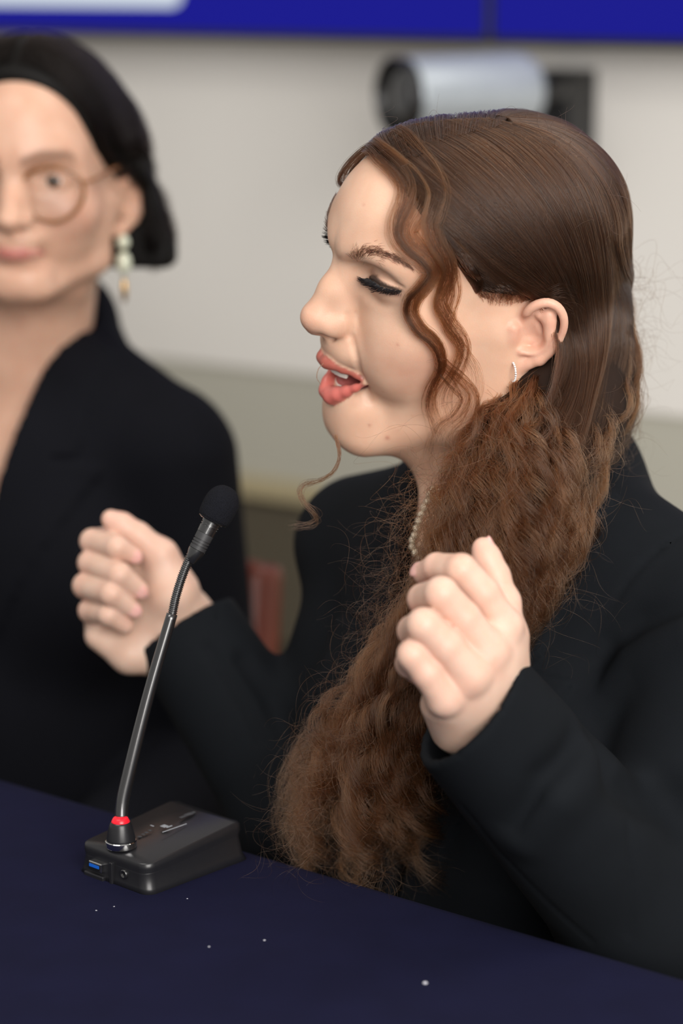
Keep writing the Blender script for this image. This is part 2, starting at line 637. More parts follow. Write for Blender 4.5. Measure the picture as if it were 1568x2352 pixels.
pA = wall_pt(1192, 160, .07); pC = wall_pt(1304, 330, .07)
wall_box('bracket', wall_s(pC), wall_s(pA), pC[2] - .03, pA[2], 0.0, 0.07, M_BLK, wc, bev=.004)
MB().tube([cB_ - ax * .004, cB_ - ax * .015 - WN * .03, cB_ - ax * .02 - WN * .085], .016, 16).build('bracket_arm', M_BLK, wc)

# ------------------------------------------------------------------ table and cloth
TZ = 0.75


def table_pt(x, y, z=TZ):
    d = P(x, y, 1.0) - CAM
    return CAM + d * ((z - CAM[2]) / d[2])


tA, tB = table_pt(0, 1783), table_pt(1568, 2240)
TD = unit(tA - tB)                                       # along the edge, away to the left
TN = np.array([TD[1], -TD[0], 0]);
if TN[1] > 0: TN = -TN                                   # from the edge towards the camera side
M_CLOTH = cloth_mat('navy tablecloth', srgb(15, 16, 41), weave=1400, strength=0.5, sheen=0.0, rough=0.9)
e0, e1 = tB - TD * 1.2, tA + TD * 1.3
nS = 90
prof = [(.0, -.34), (-.004, -.2), (-.002, -.08), (-.001, -.03), (0, -.012), (.002, -.005), (.006, -.0015), (.012, 0), (.03, 0), (.08, 0), (.2, 0), (.4, 0), (.7, 0), (.95, 0), (.99, 0), (.998, -.004), (1.0, -.012), (1.001, -.1), (1.003, -.34)]
V = []; F = []
rt_ = np.random.default_rng(8)
ph = rt_.uniform(0, 6.28, 6)
for i in range(nS):
    s = i / (nS - 1)
    base = e0 + (e1 - e0) * s
    Ls = s * np.linalg.norm(e1 - e0)
    for (a, h) in prof:
        rip = (-h) * .10 * (math.sin(Ls * 16 + ph[0]) + .5 * math.sin(Ls * 29 + ph[1])) if h < -.012 else 0
        wob = .0012 * math.sin(Ls * 5 + ph[2]) * math.sin(a * 7 + ph[3]) if h == 0 else 0
        V.append(base + TN * (a + (rip if a > .5 else -rip)) + np.array([0, 0, h + wob]))
m_ = len(prof)
for i in range(nS - 1):
    for j in range(m_ - 1):
        F.append((i * m_ + j, i * m_ + j + 1, (i + 1) * m_ + j + 1, (i + 1) * m_ + j))
tc_ = mesh_obj('tablecloth', V, F, M_CLOTH)
sm = tc_.modifiers.new('thick', 'SOLIDIFY'); sm.thickness = .0012; sm.offset = -1
tag(tc_, 'dark navy tablecloth draped over the table in the foreground', 'tablecloth')
M_WOODT = mat('table board', srgb(96, 70, 50), rough=0.6, noise=(30, .2))
tb = empty('table', tuple(((e0 + e1) / 2 + TN * .5) * np.array([1, 1, 0]))); tag(tb, 'long table hidden under the navy cloth', 'table')
RT_ = np.stack([TD, TN, [0, 0, 1.0]], 1)
MB().box((e0 + e1) / 2 + TN * .5 + np.array([0, 0, -.018]), (np.linalg.norm(e1 - e0) - .02, .985, .028), R=RT_).build('tabletop', M_WOODT, tb, smooth=False)
for sx in (.06, .94):
    for sy in (.08, .92):
        b_ = e0 + (e1 - e0) * sx + TN * sy
        MB().box((b_[0], b_[1], .359), (.05, .05, .718), R=RT_).build('leg', M_WOODT, tb, smooth=False)
# specks of lint on the cloth
M_LINT = mat('pale lint', (.5, .5, .55), rough=.9)
for (x, y, lb) in ((976, 2258, 'largest lint speck near the front edge of the navy tablecloth'), (480, 2175, 'lint speck alone on the navy cloth, in front of the microphone'),
                   (430, 2065, 'lint speck on the navy cloth just right of the microphone base'), (221, 2092, 'leftmost lint speck on the navy tablecloth'),
                   (262, 2083, 'lint speck on the navy cloth below the audio socket'), (607, 2160, 'lint speck on the navy cloth between the microphone and the speaking woman')):
    c = table_pt(x, y, TZ + .001)
    tag(MB().sphere(c, np.array([.0008, .0006, .0005]) * (1.9 if x == 976 else 1.0), 8, 6).build('lint_speck', M_LINT), lb, 'lint', 'lint specks on the tablecloth')

# ------------------------------------------------------------------ the speaker: head pose and frames
HR = np.array([[-0.91760459, 0.39430491, 0.0502539],
               [-0.38505868, -0.85038825, -0.35856609],
               [-0.09864905, -0.34837259, 0.93215069]])      # columns: forward, left, up of the head
HT = np.array([0.08275755, 1.62903271, 1.13267343])          # midpoint between the ear canals


def toW(p): return np.asarray(p, float) @ HR.T / 1000.0 + HT
def toL(p): return (np.asarray(p, float) - HT) @ HR * 1000.0


def rays(px):
    px = np.asarray(px, float)
    o = toL(CAM)
    d = np.stack([(P(x, y, 1.0) - CAM) for x, y in px]) @ HR
    d /= np.linalg.norm(d, axis=1)[:, None]
    return o, d


def on_plane(px, y0):
    o, d = rays(px)
    t = (y0 - o[1]) / d[:, 1]
    return o + d * t[:, None]


# body axes (world): she faces the table edge
BF = np.array([-0.70, -0.714, 0.0]); BF /= np.linalg.norm(BF)
BL = np.array([-BF[1], BF[0], 0.0])                         # her left, towards the camera
BU = np.array([0, 0, 1.0])
NECK = P(1185, 1120, 1.70)                                  # middle of the neck base


def bw(f, l, u):
    """body coordinates (metres forward, left, up of the neck base) to world"""
    return NECK + BF * f + BL * l + BU * u


def bl(f, l, u): return toL(bw(f, l, u))


BR_L = HR.T @ np.stack([BF, BL, BU], 1)                     # body axes in head coordinates

# ear outline picked in the plane of the ear (photo pixels from a zoom)
def earp(u, v, off=0.0):
    px = (1120 + u / 7.127, 640 + v / 7.127)
    o, d = rays([px]); d = d[0]
    n = np.array([0.45, 0.89, -0.08]); n /= np.linalg.norm(n)
    p0 = np.array([-4.8, 71.0, -1.0])
    t = ((p0 - o) @ n) / (d @ n)
    return o + d * t + n * off


def erow(u, v, off, r): return (*earp(u, v, off), r)


E_HELIX = [erow(640, 640, 0.5, 2.6), erow(640, 520, 3, 3.0), erow(700, 430, 4, 3.2), erow(840, 345, 5, 3.2), erow(1000, 320, 5.5, 3.1),
           erow(1150, 390, 6, 3.0), erow(1235, 530, 6.5, 2.8), erow(1245, 690, 6.5, 2.6), erow(1200, 850, 6, 2.5), erow(1120, 1010, 5.5, 2.6),
           erow(1000, 1150, 5, 3.2), erow(850, 1260, 4, 4.0)]
E_LOBE = [erow(850, 1260, 3, 4.2), erow(680, 1330, 2, 5.0), erow(520, 1410, 1, 5.0), erow(400, 1440, 0, 4.4), erow(330, 1380, -2, 4.0)]
E_ANTI = [erow(1000, 560, 1.5, 4.4), erow(1010, 700, 3.0, 4.4), erow(1000, 850, 4.0, 4.0), erow(960, 1000, 4.0, 3.6), erow(850, 1120, 3.5, 3.4),
          erow(700, 1150, 3.2, 3.2), erow(560, 1140, 3.0, 3.0)]
E_CRURA = [erow(860, 600, 0.5, 3.6), erow(1000, 640, 2.0, 3.8)]
E_TRAG = [erow(420, 800, 1.0, 4.2), erow(400, 930, 1.0, 4.2), erow(350, 1060, -1.0, 4.2)]
E_BASE = [erow(1020, 560, -3.0, 4.0), erow(1050, 760, -2.5, 4.0), erow(1000, 960, -2.5, 4.0), erow(820, 1180, -2.5, 4.5), erow(600, 1300, -3.0, 5.0)]
E_BASE2 = [erow(700, 560, -5.0, 5.0), erow(860, 480, -3.5, 4.0), erow(1080, 560, -3.0, 4.0)]


def rope(rows, n=26): return [tuple(r) for r in spline(np.array(rows), n)]


E_HELIX, E_LOBE, E_ANTI, E_TRAG = rope(E_HELIX, 34), rope(E_LOBE, 14), rope(E_ANTI, 22), rope(E_TRAG, 10)


def near(p, c, r):
    q = p - np.asarray(c, f32)
    return (q * q).sum(1) < r * r


EAR_C = earp(780, 850, 0)


def ear_sdf(p):
    d = chain(p, E_HELIX)
    d = smin(d, chain(p, E_LOBE), 3)
    b = np.minimum(chain(p, E_BASE, 4), chain(p, E_BASE2, 4))
    d = smin(d, b, 4)
    d = smin(d, chain(p, E_ANTI), 1.8)
    d = smin(d, rc(p, E_CRURA[0][:3], E_CRURA[1][:3], 3.4, 4), 3)
    n = np.array([0.45, 0.89, -0.08]); n /= np.linalg.norm(n)
    # bowl of the ear behind the tragus
    con = earp(690, 880, 5.0)
    d2 = rc(p, earp(700, 720, -9), earp(720, 900, -9), 10.5, 12.0)     # floor of the concha
    d = smin(d, np.maximum(d2, -1e3), 2)
    d = smax(d, -rc(p, earp(690, 690, 6.5), earp(690, 930, 7.5), 6.2, 9.4), 2.5)
    d = smax(d, -rc(p, earp(560, 980, 5.0), earp(430, 1040, 4.2), 5.2, 3.6), 2.0)
    d = smin(d, chain(p, E_TRAG), 2.5)
    return d


def lrow(x, y, l, r):
    a = on_plane([(x, y)], l)[0]
    return (a[0], a[1], a[2], r)


LIPU = [(100.8, 0, -42.8, 4.0), (100.0, 4.5, -42.0, 4.3), lrow(764, 834, 8, 3.8), lrow(787, 846, 13.5, 2.9), lrow(819, 862, 21.5, 1.8), lrow(838, 878, 26, 1.2)]
LIPL = [(96.2, 0, -69.2, 5.6), (95.6, 5, -68.8, 5.6), lrow(775, 905, 10, 4.7), lrow(796, 898, 15.5, 3.6), lrow(817, 890.5, 21, 2.3), lrow(838, 880, 26, 1.2)]
EYE = (68.8, 30.6, 26.6)
EYR = (13.8, 16.6, 13.4)


def face0(p, full=True):
    """skull and face without eyes, mouth, folds and ears; symmetric"""
    q = p.copy(); q[:, 1] = np.abs(q[:, 1])
    d = ell(p, (-12, 0, 37), (93, 70, 69))
    d = smin(d, ell(p, (32, 0, 49), (64, 57, 56)), 18)
    d = smin(d, ell(p, (30, 0, -22), (56, 59, 78)), 24)
    d = smin(d, ell(q, (53, 42, -8), (22, 18, 20)), 24)                  # cheekbone
    d = smin(d, rc(q, (0, 56, -8), (8, 45, -76), 14, 14), 26)            # ramus
    d = smin(d, rc(q, (8, 43, -78), (72, 13, -98), 15, 14), 24)          # mandible
    d = smin(d, ell(p, (77, 0, -92), (19.0, 23, 20)), 14)                # chin
    d = smin(d, rc(q, (66, 6, -100), (14, 18, -110), 14, 22), 16)        # under the chin
    d = smin(d, ell(p, (76, 0, -76), (18.5, 25, 18)), 12)                # below the lower lip
    d = smin(d, ell(p, (86.0, 0, -32), (15.5, 22, 15)), 14)              # above the upper lip
    if full: d = smin(d, ell(q, (66, 33, -28), (16, 14, 24)), 18)        # cheek beside the mouth, lifted by speaking
    d = smin(d, rc(q, (86, 8, 43), (72, 38, 47), 8.0, 8.0), 14)          # brow
    d = smin(d, rc(q, (62, 46, 42), (56, 49, 14), 8, 8), 12)             # outer orbit
    # orbit
    d = smax(d, -ell(q, (92, 33, 28.5), (20, 23, 13.5)), 9)
    # nose
    n = rc(p, (86.6, 0, 33), (97.5, 0, 11), 7.2, 8.2)
    n = smin(n, rc(p, (97.5, 0, 11), (107.0, 0, -7), 8.2, 9.6), 6)
    n = smin(n, ell(p, (107.4, 0, -9.5), (10.8, 10.0, 9.8)), 5)
    n = smin(n, rc(q, (85, 4, 24), (93, 8.5, -6), 7.2, 8.0), 8)
    n = smin(n, ell(q, (95.5, 10.2, -12.6), (11.5, 6.4, 7.8)), 6)
    n = smin(n, rc(p, (109, 0, -17), (100, 0, -21.0), 4.0, 4.4), 4)
    d = smin(d, n, 5.5)
    d = smax(d, -ell(q, (101.5, 6.6, -21.6), (7.0, 3.0, 4.0)), 2.0)
    d = smax(d, -rc(p, (106.5, 0, -26), (108.6, 0, -33), 2.6, 2.9), 3.0)    # philtrum
    return d


def face1(p):
    q = p.copy(); q[:, 1] = np.abs(q[:, 1])
    return smin(face0(p), ell(q, EYE, EYR), 4.0)


def on_face(px, f=None):
    o, d = rays(px)
    t = trace(f or head_sdf, o, d, 1300.0, 1900.0)
    return o + d * t[:, None]


def on_rows(px, f, r, push=0.0):
    pts = on_face(px, f)
    _, g = grad(f, pts, 0.5)
    g /= np.linalg.norm(g, axis=1)[:, None]
    pts = pts + g * push
    return [(*a, rr) for a, rr in zip(pts, np.broadcast_to(r, len(pts)))]


NLF = on_rows([(806, 776), (814, 800), (821, 830), (829, 858), (840, 888), (848, 920)], face0, [.7, 1.1, 1.2, 1.2, 1.1, .7], 0.9)
ALA = on_rows([(797, 722), (803, 738), (805, 754), (802, 768)], face0, [.6, 1.0, 1.1, .9], 0.8)
LASH = np.array(on_rows([(843, 640), (856, 646), (872, 657), (890, 663), (906, 666), (922, 668)], face1, 0.0))[:, :3]
CREASE = on_rows([(846, 629), (858, 626), (872, 631), (888, 640), (906, 650), (926, 660)], face1, [.5, .7, .8, .8, .7, .4], 0.2)


def neck_sdf(p):
    nb = bl(0.0, 0, 0)
    d = rc(p, (-16, 0, -60), nb + BR_L @ np.array([-8, 0, 10.]), 48, 50)
    d = smin(d, rc(p, (-2, 0, -112), nb + BR_L @ np.array([18., 0, 0.]), 26, 32), 22)
    d = smin(d, rc(p, (-10, 62, -30), bl(0.065, 0.022, -0.03), 10, 8), 18)    # neck muscle, near side
    d = smin(d, rc(p, (-10, -62, -30), bl(0.065, -0.022, -0.03), 10, 8), 18)
    # chest and shoulders under the clothes
    d = smin(d, ell(p, bl(-0.012, 0, -0.165), (88, 138, 160), BR_L), 50)
    d = smin(d, rc(p, bl(-.01, .05, -.045), bl(-.03, .13, -.085), 36, 38), 44)
    d = smin(d, rc(p, bl(-.01, -.05, -.045), bl(-.03, -.13, -.085), 36, 38), 44)
    # collarbones
    d = smin(d, rc(p, bl(.05, .02, -.045), bl(.01, .12, -.050), 7, 7), 14)
    d = smin(d, rc(p, bl(.05, -.02, -.045), bl(.01, -.12, -.050), 7, 7), 14)
    return d


def mouth_space(p, q):
    y = p[:, 1]
    r = q * np.where(y[:, None] < 0, np.array([1, 1.25, 1], f32), f32(1))
    r[:, 0] += np.where(y < 0, 0.016 * y * y, 0)
    return r


def head_sdf(p):
    d = face0(p)
    m = p[:, 2] < 0
    if m.any(): d[m] = smin(d[m], neck_sdf(p[m]), 26)
    q = p.copy(); q[:, 1] = np.abs(q[:, 1])
    m = near(q, (82, 20, -10), 75)
    if m.any():
        e = d[m]; r = q[m]
        # lids over the eyeball, crease above, slit between the lashes
        e = smin(e, ell(r, EYE, EYR), 4.0)
        e = smax(e, -chain(r, NLF), 4.0)
        e = smax(e, -chain(r, ALA), 3.0)
        e = smax(e, -chain(r, CREASE), 2.4)
        e = smax(e, -chain(r, [(*c, .7) for c in LASH]), 1.2)
        # mouth; the far half turns back a little faster
        r = mouth_space(p[m], r)
        e = smax(e, -ell(r, (80, 0, -53.5), (27, 20, 11.0)), 3)
        e = smin(e, chain(r, LIPU, 3), 2.6)
        e = smin(e, chain(r, LIPL, 3), 2.6)
        d[m] = e
    for sgn in (1, -1):
        pm = p if sgn == 1 else p * np.array([1, -1, 1], f32)
        m = near(pm, EAR_C, 62)
        if m.any():
            d[m] = smin(d[m], ear_sdf(pm[m]), 3.0)
    return d


def smooth01(x, a, b):
    t = np.clip((x - a) / (b - a), 0, 1)
    return t * t * (3 - 2 * t)


HEADH = 1.4
HANDH = 1.3
SKIN = np.array([0.69, 0.455, 0.33])


def head_colors(V):
    p = V.astype(f32); q = p.copy(); q[:, 1] = np.abs(q[:, 1])
    qm = mouth_space(p, q)
    n = len(V)
    c = np.tile(SKIN, (n, 1)); g = np.full(n, 0.46)

    def blend(m, col, gl=None):
        nonlocal c, g
        c = c * (1 - m[:, None]) + np.asarray(col) * m[:, None]
        if gl is not None: g = g * (1 - m) + gl * m
    # blush on cheeks, nose and ears
    blend(0.28 * np.exp(-((q - np.array([56, 48, -24])) ** 2 / np.array([24, 22, 22]) ** 2).sum(1)), (0.82, 0.38, 0.29))
    blend(0.22 * np.exp(-((p - np.array([114, 0, -10])) ** 2).sum(1) / 14 ** 2), (0.70, 0.30, 0.22))
    blend(0.35 * smooth01(-ear_sdf_abs(q), -3, 1), (0.78, 0.36, 0.29))
    # lips
    du = chain(qm, LIPU, 3); dl = chain(qm, LIPL, 3)
    mu = smooth01(-du, -0.7, -0.1) * smooth01(q[:, 0], 76, 79); ml = smooth01(-dl, -0.9, -0.2) * smooth01(q[:, 0], 76, 79)
    blend(np.maximum(mu * 0.9, 0), (0.40, 0.095, 0.075), 0.33)
    blend(np.maximum(ml * 0.9, 0), (0.56, 0.125, 0.11), 0.30)
    # inside of the mouth
    cav = ell(qm, (80, 0, -53.5), (27, 20, 11.0))
    ins = smooth01(-cav, -1.2, 1.5) * (1 - np.maximum(mu, ml)) * smooth01(97 - q[:, 0], 0, 4)
    blend(ins, (0.25, 0.045, 0.04), 0.3)
    # nostrils
    # eye make-up: dark liner on the lid above the lashes
    lash = np.array(LASH)
    yy = q[:, 1]
    zl = np.interp(yy, lash[:, 1], lash[:, 2])
    hgt = np.interp(yy, [17, 20, 26, 33, 40, 46, 48.5], [2.0, 3.2, 4.4, 4.2, 3.2, 1.8, .8])
    on = (ell(q, EYE, EYR) < 2.2) & (yy > 16) & (yy < 49)
    dz = q[:, 2] - zl
    liner = smooth01(dz, -1.4, -0.4) * (1 - smooth01(dz, hgt - 0.8, hgt + 0.5)) * on
    blend(liner * 0.96, (0.012, 0.010, 0.008), 0.5)
    low = np.exp(-((dz + 3.0) / 2.2) ** 2) * on
    blend(low * 0.45, (0.22, 0.10, 0.09))
    # faint shade above the lid
    lid = np.exp(-((dz - 6) / 3.0) ** 2) * on
    blend(lid * 0.25, (0.50, 0.26, 0.19))
    # small spots
    for (x, y, r, a) in SPOTS:
        blend(a * np.exp(-((V - np.array((x, y, 0)[:0] or spot_pos(x, y))) ** 2).sum(1) / r ** 2), (0.42, 0.16, 0.11))
    return c, g


SPOTS = [(889, 1006, 1.6, .7), (848, 977, 1.1, .6), (913, 792, 1.2, .4), (817, 716, 1.0, .35), (835, 470, 1.1, .4), (880, 900, 0.9, .3), (946, 955, 1.0, .3)]
_spot = {}


def spot_pos(x, y):
    if (x, y) not in _spot: _spot[(x, y)] = on_face([(x, y)])[0]
    return _spot[(x, y)]


def ear_sdf_abs(q):
    d = np.full(len(q), 50.0, f32)
    m = near(q, EAR_C, 62)
    if m.any(): d[m] = ear_sdf(q[m])
    return d


M_SKIN = skin_mat('skin')
person = empty('person', (HT[0], HT[1], 0.0))
HV, HQ = polygonize(head_sdf, (-125, -185, -335), (128, 190, 122), HEADH)
keep = None
hc, hg = head_colors(HV)

# ------------------------------------------------------------------ hands (world millimetres)
def Pm(x, y, d): return P(x, y, d) * 1000.0


def rays_w(px):
    d = np.stack([P(x, y, 1.0) - CAM for x, y in px])
    return CAM * 1000.0, d / np.linalg.norm(d, axis=1)[:, None]


def on_surf(px, f, t0=1150.0, t1=2600.0):
    o, d = rays_w(px)
    return o + d * trace(f, o, d, t0, t1)[:, None]


def surf_rows(px, f, r, push=0.0, t0=1150.0):
    pts = on_surf(px, f, t0)
    _, g = grad(f, pts, 0.5)
    g /= np.linalg.norm(g, axis=1)[:, None]
    return [(*a, rr) for a, rr in zip(pts + g * push, np.broadcast_to(r, len(pts)))]


class Hand:
    def __init__(s, conv, fingers, palm, thumb, mounds, arm, nails, carve=()):
        """conv maps (u, v, depth) to world mm; every joint row is (u, v, depth, radius)"""
        c = lambda rows: [(*conv(u, v, d), r) for (u, v, d, r) in rows]
        s.f = [c(x) for x in fingers]; s.palm = [c(x) for x in palm]; s.t = c(thumb)
        s.m = [c(x) for x in mounds]; s.arm = arm; s.carve = [c(x) for x in carve]
        s.n = []
        for which, dirn in nails:
            ch = s.t if which == 't' else s.f[which]
            a, b = np.array(ch[-2][:3]), np.array(ch[-1][:3]); r = ch[-1][3]
            ax = unit(b - a); nn = unit(np.asarray(dirn) - ax * (np.asarray(dirn) @ ax))
            R = np.stack([ax, np.cross(nn, ax), nn], 1)
            s.n.append((b + ax * 0.5 + nn * (r - 1.3), R, r))
        s.all = np.array([x[:3] for f in s.f for x in f] + [x[:3] for f in s.palm for x in f])

    def sdf(s, p):
        d = None
        for ch in s.palm + s.m:
            e = chain(p, ch, 5)
            d = e if d is None else smin(d, e, 14)
        F = None
        for ch in s.f:
            e = chain(p, ch, 2)
            F = e if F is None else smin(F, e, 1.6)
        d = smin(d, F, 6)
        d = smin(d, chain(p, s.t, 5), 5)
        for a in s.arm: d = smin(d, rc(p, *a), 14)
        for ch in s.carve: d = smax(d, -chain(p, ch), 3.0)
        for c, R, r in s.n:
            d = smin(d, ell(p, c, (r * 0.85, r * 0.72, 1.7), R), 0.4)
        return d

    def colors(s, V):
        p = V.astype(f32)
        c = np.tile(np.array([0.665, 0.475, 0.375]), (len(V), 1)); g = np.full(len(V), 0.48)
        for ch in s.f + [s.t]:
            for j, row in enumerate(ch):
                a = (0.30, 0.32, 0.22, 0.42)[min(j, 3)]
                w = a * np.exp(-((V - np.array(row[:3])) ** 2).sum(1) / (row[3] * 1.15) ** 2)
                c = c * (1 - w[:, None]) + np.array((0.76, 0.33, 0.26)) * w[:, None]
        for cc, R, r in s.n:
            m = smooth01(-ell(p, cc, (r * 0.85, r * 0.72, 1.7), R), -0.25, 0.05)
            c = c * (1 - m[:, None]) + np.array((0.76, 0.44, 0.40)) * m[:, None]
            g = g * (1 - m) + 0.22 * m
        return c, g

    def mesh(s, h):
        lo = s.all.min(0) - 30; hi = s.all.max(0) + 30
        for a in s.arm:
            for e in a[:2]:
                lo = np.minimum(lo, np.asarray(e) - 32); hi = np.maximum(hi, np.asarray(e) + 32)
        V, Q = polygonize(s.sdf, lo, hi, h)
        return V, Q, s.colors(V)


# near hand: back of the left hand, fingers half closed
cvN = lambda u, v, d: Pm(860 + u / 3.92, 1200 + v / 3.92, d)
N_WR = cvN(1040, 1760, 1.492)
N_EL = Pm(1500, 2118, 1.575)
near_hand = Hand(
    cvN,
    fingers=[
        [(1150, 930, 1.462, 11), (980, 640, 1.455, 10.2), (780, 425, 1.450, 9.6), (560, 400, 1.468, 8.4), (440, 455, 1.480, 7.0)],
        [(1010, 1160, 1.448, 11.5), (800, 860, 1.440, 10.4), (600, 640, 1.434, 10.1), (435, 690, 1.456, 9.2), (450, 790, 1.474, 7.8)],
        [(850, 1370, 1.440, 11.5), (640, 1110, 1.432, 10.6), (445, 925, 1.427, 10.3), (345, 975, 1.450, 9.2), (420, 1070, 1.468, 7.6)],
        [(630, 1570, 1.440, 10.2), (470, 1350, 1.433, 9.4), (345, 1190, 1.430, 9.2), (315, 1270, 1.450, 8.4), (380, 1350, 1.465, 7.0)]],
    palm=[[(1150, 950, 1.465, 12), (1090, 1640, 1.490, 17)], [(1010, 1180, 1.452, 12.5), (1040, 1690, 1.488, 17)],
          [(850, 1390, 1.444, 12), (960, 1750, 1.486, 17)], [(630, 1590, 1.444, 10.5), (860, 1800, 1.486, 16)],
          [(1000, 1300, 1.466, 18), (900, 1500, 1.466, 18)]],
    thumb=[(1190, 1020, 1.482, 12), (1165, 720, 1.482, 9.6), (1085, 480, 1.484, 8.4), (1010, 320, 1.485, 8.0), (978, 232, 1.485, 6.8)],
    mounds=[[(560, 1640, 1.462, 9), (720, 1830, 1.485, 15)], [(1190, 1020, 1.482, 12), (1120, 1500, 1.490, 17)]],
    arm=[(N_WR, N_WR + (N_EL - N_WR) * 0.35, 23, 28)],
    nails=[('t', RT * 0.75 - UP * 0.1 - FW * 0.1), (0, -RT * 0.8 + UP * 0.5 - FW * 0.5)])

# far hand: palm of the right hand, fingers folded over it
cvF = lambda u, v, d: Pm(130 + u / 3.336, 1080 + v / 3.336, d)
F_WR = cvF(1010, 1260, 1.825)
F_EL = Pm(700, 1880, 1.80)
far_hand = Hand(
    cvF,
    fingers=[
        [(430, 540, 1.830, 11), (275, 545, 1.806, 9.3), (460, 590, 1.784, 8.8), (590, 655, 1.789, 6.6)],
        [(400, 720, 1.830, 11), (262, 710, 1.803, 9.6), (480, 800, 1.778, 9.2), (632, 915, 1.786, 6.8)],
        [(380, 900, 1.830, 11), (222, 885, 1.803, 9.6), (420, 945, 1.778, 9.2), (580, 1065, 1.786, 6.8)],
        [(360, 1180, 1.830, 10), (262, 1075, 1.806, 9.2), (400, 1105, 1.784, 8.4), (525, 1190, 1.790, 6.4)]],
    palm=[[(450, 540, 1.830, 12), (960, 1060, 1.828, 17)], [(420, 720, 1.830, 12), (970, 1150, 1.828, 17)],
          [(400, 900, 1.830, 12), (940, 1260, 1.828, 17)], [(380, 1180, 1.828, 12), (900, 1350, 1.826, 17)],
          [(640, 900, 1.824, 17), (760, 1150, 1.820, 19)]],
    thumb=[(930, 900, 1.812, 15), (800, 650, 1.806, 12), (620, 500, 1.804, 9.3), (500, 420, 1.803, 8.6), (415, 375, 1.803, 7.0)],
    mounds=[[(330, 1270, 1.815, 11), (560, 1400, 1.812, 15), (820, 1410, 1.818, 17)],
            [(800, 720, 1.808, 13), (890, 960, 1.806, 18), (980, 1150, 1.818, 18)]],
    arm=[(F_WR, F_WR + (F_EL - F_WR) * 0.4, 24, 28)],
    nails=[(0, -FW), (1, -FW), (2, -FW + RT * .2)],
    carve=[[(330, 1180, 1.797, .6), (420, 1195, 1.79, .9)]])

# one skin mesh: head, neck, chest and both hands
_V = [toW(HV)]; _Q = [HQ]; _c = [hc]; _g = [hg]; _n = len(HV)
for h_ in (near_hand, far_hand):
    V, Q, (c, g) = h_.mesh(HANDH)
    _V.append(V / 1000); _Q.append(Q + _n); _c.append(c); _g.append(g); _n += len(V)
body = mesh_obj('body', np.vstack(_V), np.vstack(_Q), M_SKIN, person, cols={'tint': np.vstack(_c), 'gloss': np.repeat(np.concatenate(_g)[:, None], 3, 1)})
tag(person, 'speaking woman in a black jacket with long curly brown hair and both hands raised', 'person')

# ------------------------------------------------------------------ jacket of the speaker (world millimetres)
def bm_(f, l, u): return bw(f, l, u) * 1000.0


BR_W = np.stack([BF, BL, BU], 1)
S_L = bm_(-.02, .178, -.085); S_R = bm_(-.03, -.150, -.085)
E_L = N_EL; E_R = F_EL
CUFF_N = Pm(1078, 1622, 1.482); axN = unit(RT * -.77 + UP * .63 - FW * .28)          # the cuff is cut along this normal
axF = unit(F_WR - E_R); CUFF_F = F_WR + axF * 6.0


def torso_sdf(p):
    d = ell(p, bm_(-.012, 0, -.17), (112, 165, 190), BR_W)
    d = smin(d, ell(p, bm_(.0, 0, -.36), (125, 160, 200), BR_W), 60)
    for s in (1, -1):
        d = smin(d, rc(p, bm_(-.012, s * .055, -.035), bm_(-.018, s * .165, -.072), 50, 54), 40)
        d = smin(d, ell(p, bm_(.055, s * .075, -.20), (62, 70, 75), BR_W), 40)
    d = smin(d, rc(p, bm_(-.05, 0, 0.0), bm_(-.05, 0, -.10), 58, 80), 40)
    # turned-up collar round the back of the neck
    return d


FOLDS = []          # (rows, k, sign): creases and ridges, filled in below


def forearm(p, E, C, ax, re, r, cut=True):
    d = rc(p, E, C + unit(C - E) * 60, re, r - 2)
    if cut:
        pl = (p - C.astype(f32)) @ ax.astype(f32)
        d = smax(d, pl, 2.5)
        inner = smax(rc(p, C - unit(C - E) * 40, C + unit(C - E) * 60, r - 4.5, r - 4.5), -(pl + 34), 3)
        d = smax(d, -inner, 2.0)
    return d


def jacket0(p, cut=False):
    d = torso_sdf(p)
    un = rc(p, S_L, E_L, 64, 60); uf = rc(p, S_R, E_R, 55, 50)
    d = smin(d, np.minimum(un, uf), 16)
    # front opening between the lapels, with the lapels lying on the chest
    b = (p - (NECK * 1000).astype(f32)) @ BR_W.astype(f32)    # forward, left, up in mm
    al = np.abs(b[:, 1] + 4)
    w = np.interp(b[:, 2], [-320, -290, -120, -20, 60], [-14, 0, 32, 50, 52]).astype(f32)
    lw = np.interp(b[:, 2], [-300, -150, -108, -104, -96, -92, -40, 60], [4, 66, 78, 78, 30, 52, 50, 44]).astype(f32)
    lap = smax(smax(d - 3.2, al - w - lw, 1.5), -(b[:, 0] - 2), 3)
    d = np.minimum(d, lap)
    v = smax(al - w, -(b[:, 0] - 8), 8)
    d = smax(d, -v, 3)
    # neck hole
    d = smax(d, -rc(p, bm_(-.016, 0, .10), bm_(0.004, 0, -.05), 58, 54), 4)
    # forearms lie in front of the chest
    for E, C, ax, re, r, u in ((E_L, CUFF_N, axN, 56, 43, un), (E_R, CUFF_F, axF, 50, 42, uf)):
        f = forearm(p, E, C, ax, re, r, cut)
        near_elbow = np.where(u < 30, smin(d, f, 18), smin(d, f, 1.5))
        d = near_elbow
    return d


def jacket_sdf(p):
    d = jacket0(p, True)
    for rows, k, sg in FOLDS:
        lo = np.min([r[:3] for r in rows], 0) - 30; hi = np.max([r[:3] for r in rows], 0) + 30
        m = ((p > lo) & (p < hi)).all(1)
        if not m.any(): continue
        e = chain(p[m], rows)
        d[m] = smin(d[m], e, k) if sg > 0 else smax(d[m], -e, k)
    return d


# creases picked in the photograph and laid on the cloth
def fold(px, r, push, k, sg):
    FOLDS.append((surf_rows(px, jacket0, r, push), k, sg))


